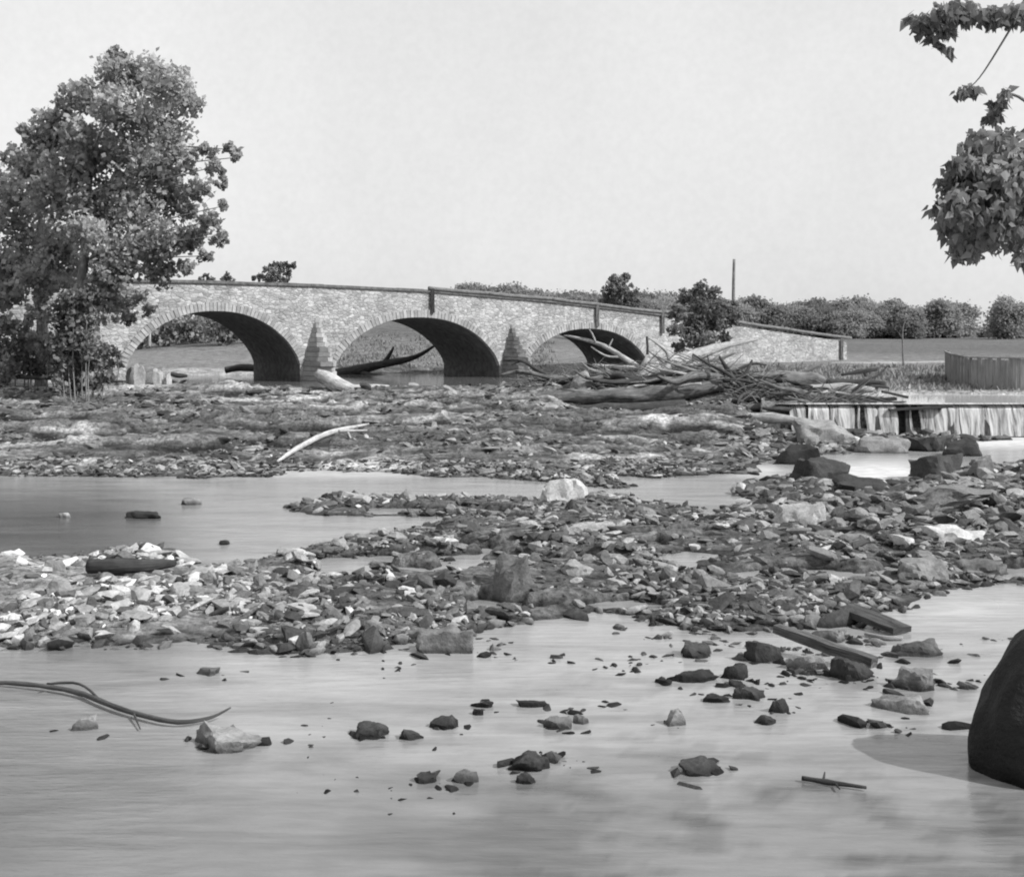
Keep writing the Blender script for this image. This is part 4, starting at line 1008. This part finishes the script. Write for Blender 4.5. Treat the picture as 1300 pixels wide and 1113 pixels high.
# grasses along the right bank and beneath the arches
gr_c = []
for i in range(900):
    u = rng.uniform(960, 1330); Y = rng.uniform(52, 80); x = (u-CX)/F*Y; gr_c.append((x, Y))
for i in range(800):
    u = rng.uniform(390, 700); Y = rng.uniform(81, 120); x = (u-CX)/F*Y; gr_c.append((x, Y))
for i in range(500):
    u = rng.uniform(-40, 150); Y = rng.uniform(54, 60); x = (u-CX)/F*Y; gr_c.append((x, Y))
for i in range(450):
    u = rng.uniform(660, 960); Y = rng.uniform(52, 64); x = (u-CX)/F*Y; gr_c.append((x, Y))
ga = np.array(gr_c); gz = H(ga[:, 0], ga[:, 1]); keep = gz > 1.22; ga = ga[keep]; gz = gz[keep]
VV = []; TT = []
for (x, y), z in zip(ga, gz):
    n = 16; p = np.stack([x+rng.normal(size=n)*.3, y+rng.normal(size=n)*.3, np.full(n, z-.03)], 1); h = .05+rng.random(n)**2*.28
    d = np.stack([rng.normal(size=n)*.12, rng.normal(size=n)*.12, h], 1); w_ = np.stack([rng.normal(size=n)*.035, rng.normal(size=n)*.02, np.zeros(n)], 1)
    VV.append(np.stack([p-w_, p+w_, p+d+w_*.4, p+d-w_*.4], 1).reshape(-1, 3)); TT.append(np.repeat(rng.random(n), 4))
V = np.concatenate(VV); me = mesh_np('grass', V, np.arange(len(V)).reshape(-1, 4), False, np.concatenate(TT))
M_GRASS = m_leaf('dry_grass', .12, .3, .3, .5)
tag(obj('grass', me, M_GRASS), 'rough tufts of grass on the banks', 'grass', None, 'stuff')

# ------------------------------------------------------------------ fence at right
fr = empty('board_fence', G(1240, 53)); tag(fr, 'old vertical board fence on the right bank above the dam', 'fence'); fo = Vector(fr.location)
path = [uY(1200, 63), uY(1208, 58.5), uY(1232, 54), uY(1290, 52.6), uY(1420, 51.5)]
bd = []; rr = random.Random(2); posts = []; rails = []
for i in range(len(path)-1):
    a_ = Vector((*path[i], 0)); b_ = Vector((*path[i+1], 0)); L = (b_-a_).length; n = int(L/.17); d = (b_-a_)/L; nrm = Vector((d.y, -d.x, 0))
    for k in range(n):
        q = a_+d*(k+.5)*L/n; z = Hs(q.x, q.y); h = 1.38+rr.uniform(-.07, .06); q.z = z-.1; q += nrm*(.02*(k % 2))
        lean = d*rr.uniform(-.03, .03); bd.append(boxv(q, q+Vector((0, 0, h+.1))+lean, L/n/2+.004, .014, nrm))
    za = Hs(a_.x, a_.y); zb = Hs(b_.x, b_.y)
    for hh in (.35, 1.1): rails.append(boxv(Vector((a_.x, a_.y, za+hh))-nrm*.05, Vector((b_.x, b_.y, zb+hh))-nrm*.05, .03, .045))
    rails.append(boxv(Vector((a_.x, a_.y, za+1.42))+nrm*.02, Vector((b_.x, b_.y, zb+1.42))+nrm*.02, .05, .03))
    for t in np.arange(0, 1, 2.2/L): q = a_+(b_-a_)*float(t); posts.append(boxv(Vector((q.x, q.y, Hs(q.x, q.y)-.2))-nrm*.12, Vector((q.x, q.y, Hs(q.x, q.y)+1.45))-nrm*.12, .07, .07, nrm))
def b_fence(nt, n, l):
    w = wpos(nt, (5, 5, .6)); c = ramp(nt, noise_tex(nt, w, 1.4, 5, .7), [(.3, .12), (.7, .3)]); finish(nt, c, .9, noise_tex(nt, w, 3, 3), .5, .02)
M_FENCE = mat('weathered_fence_boards', b_fence)
obj('boards', tube_mesh('boards', bd, False, fo), M_FENCE, fr)
for p_ in posts: obj('post', tube_mesh('post', [p_], False, fo), M_FENCE, fr)
for r_ in rails: obj('rail', tube_mesh('rail', [r_], False, fo), M_FENCE, fr)

# ------------------------------------------------------------------ overhanging branch at the upper right
tY = 4.3; tb = Vector((8.5, 2.2, -.3))
Pn = lambda u, v, dy=0: W(u, v, tY+dy)
clp = []
for (u, v, r_) in [(1270,180,18),(1240,190,20),(1262,212,26),(1285,235,30),(1228,215,18),(1210,232,16),(1240,245,28),(1215,262,20),(1200,285,12),(1232,285,24),(1265,280,28),(1290,290,24),(1222,310,13),(1250,305,12),(1216,325,6),(1192,258,7),(1187,266,5),(1238,322,5),(1300,200,25),(1320,250,35),(1212,205,8),(1300,325,10)]:
    clp.append((Pn(u, v, random.uniform(-.18, .18)), (r_*tY/F, r_*tY/F*1.3, r_*tY/F), (r_/20)**1.7))
for (u, v, r_) in [(1195,18,16),(1180,30,12),(1165,22,10),(1222,14,16),(1255,18,14),(1285,16,18),(1200,38,9),(1185,46,5),(1205,62,4),(1195,58,3),(1232,112,7),(1222,116,5),(1268,128,7),(1262,142,7),(1256,148,5),(1275,115,4)]:  # leaf sprigs added in place of dark blemishes above the branch
    clp.append((Pn(u, v, random.uniform(-.1, .1)), (r_*tY/F*1.3, r_*tY/F, r_*tY/F*.7), (r_/20)**1.5))
jt = [Pn(1330, 150), Pn(1290, 178), Pn(1262, 200), Pn(1240, 225), Pn(1225, 255)]
lm = [([Vector((8.3, 2.3, 5.2)), Vector((5.5, 3.4, 5.1)), Pn(1500, 60, .1), Pn(1330, 150), Pn(1290, 178), Pn(1262, 200), Pn(1240, 225), Pn(1222, 262)], [.12, .08, .04, .016, .011, .008, .006, .003]),
      ([Vector((8.25, 2.4, 5.8)), Vector((5.5, 3.4, 5.5)), Pn(1450, -30), Pn(1300, 8), Pn(1240, 14), Pn(1175, 24)], [.11, .07, .03, .010, .006, .003]),
      ([Pn(1330, 150), Pn(1285, 120), Pn(1262, 142)], [.008, .005, .002]), ([Pn(1300, 8), Pn(1250, 90), Pn(1228, 114)], [.005, .003, .0015])]
tree('overhanging_tree', tb, [tb, Vector((8.4, 2.2, 3)), Vector((8.2, 2.4, 6)), Vector((8.3, 2.6, 9))], [.32, .28, .22, .1], lm+limbs_to(clp[:22], jt, .003, 8), clp, .029, 210, M_LEAFN, M_BARK,
     'near tree whose dark drooping leaves hang in at the upper right', 'tree', 77, 'leaf', 1.6)

# ------------------------------------------------------------------ sky, sun, camera
SUN_EL, SUN_AZ = 39, 114                 # azimuth measured clockwise from +Y (view direction)
w = bpy.data.worlds.new('World'); SC.world = w; w.use_nodes = True; nt = w.node_tree; nt.nodes.clear()
sk = nt.nodes.new('ShaderNodeTexSky'); sk.sky_type = 'NISHITA'; sk.sun_disc = False; sk.sun_elevation = math.radians(SUN_EL); sk.sun_rotation = math.radians(SUN_AZ)
sk.dust_density = 4; sk.air_density = 1.2
bw = nt.nodes.new('ShaderNodeRGBToBW'); nt.links.new(sk.outputs[0], bw.inputs[0])
# thin high haze evens out the sky, with a faint mottle
tc = nt.nodes.new('ShaderNodeTexCoord'); cl_ = N(nt, 'ShaderNodeTexNoise', Scale=3.0, Detail=6.0, Roughness=.6); nt.links.new(tc.outputs['Generated'], cl_.inputs['Vector'])
fine = N(nt, 'ShaderNodeTexNoise', Scale=160.0, Detail=3.0); nt.links.new(tc.outputs['Generated'], fine.inputs['Vector'])
mot = ramp(nt, cl_.outputs['Fac'], [(.3, .92), (.7, 1.04)]); mot = mth(nt, 'MULTIPLY', mot, ramp(nt, fine.outputs['Fac'], [(.3, .975), (.7, 1.02)]))
hz = mth(nt, 'ADD', mth(nt, 'MULTIPLY', bw.outputs[0], .32), 5.4); hz = mth(nt, 'MULTIPLY', hz, mot)
bg = nt.nodes.new('ShaderNodeBackground'); nt.links.new(hz, bg.inputs[0]); bg.inputs[1].default_value = .134
ow = nt.nodes.new('ShaderNodeOutputWorld'); nt.links.new(bg.outputs[0], ow.inputs[0])
sl = bpy.data.lights.new('sun', 'SUN'); sl.energy = 5.0; sl.angle = math.radians(.6); sl.color = (1, 1, 1)
so = bpy.data.objects.new('sun', sl); link(so)
sd_ = Vector((math.sin(math.radians(SUN_AZ))*math.cos(math.radians(SUN_EL)), math.cos(math.radians(SUN_AZ))*math.cos(math.radians(SUN_EL)), math.sin(math.radians(SUN_EL))))
so.rotation_euler = sd_.to_track_quat('Z', 'Y').to_euler()
cd = bpy.data.cameras.new('camera'); co_ = bpy.data.objects.new('camera', cd); link(co_)
co_.location = (0, 0, CH); co_.rotation_euler = (math.pi/2, 0, 0)
cd.sensor_width = 36; cd.lens = F/1300*36; cd.shift_y = -(556.5-HY)/1300; cd.clip_end = 9000; cd.clip_start = .1
SC.camera = co_
SC.view_settings.view_transform = 'Standard'; SC.view_settings.look = 'None'; SC.view_settings.exposure = 0
SC.render.filter_size = 1.9
SC.cycles.filter_width = 2.0
SC.cycles.max_bounces = 6
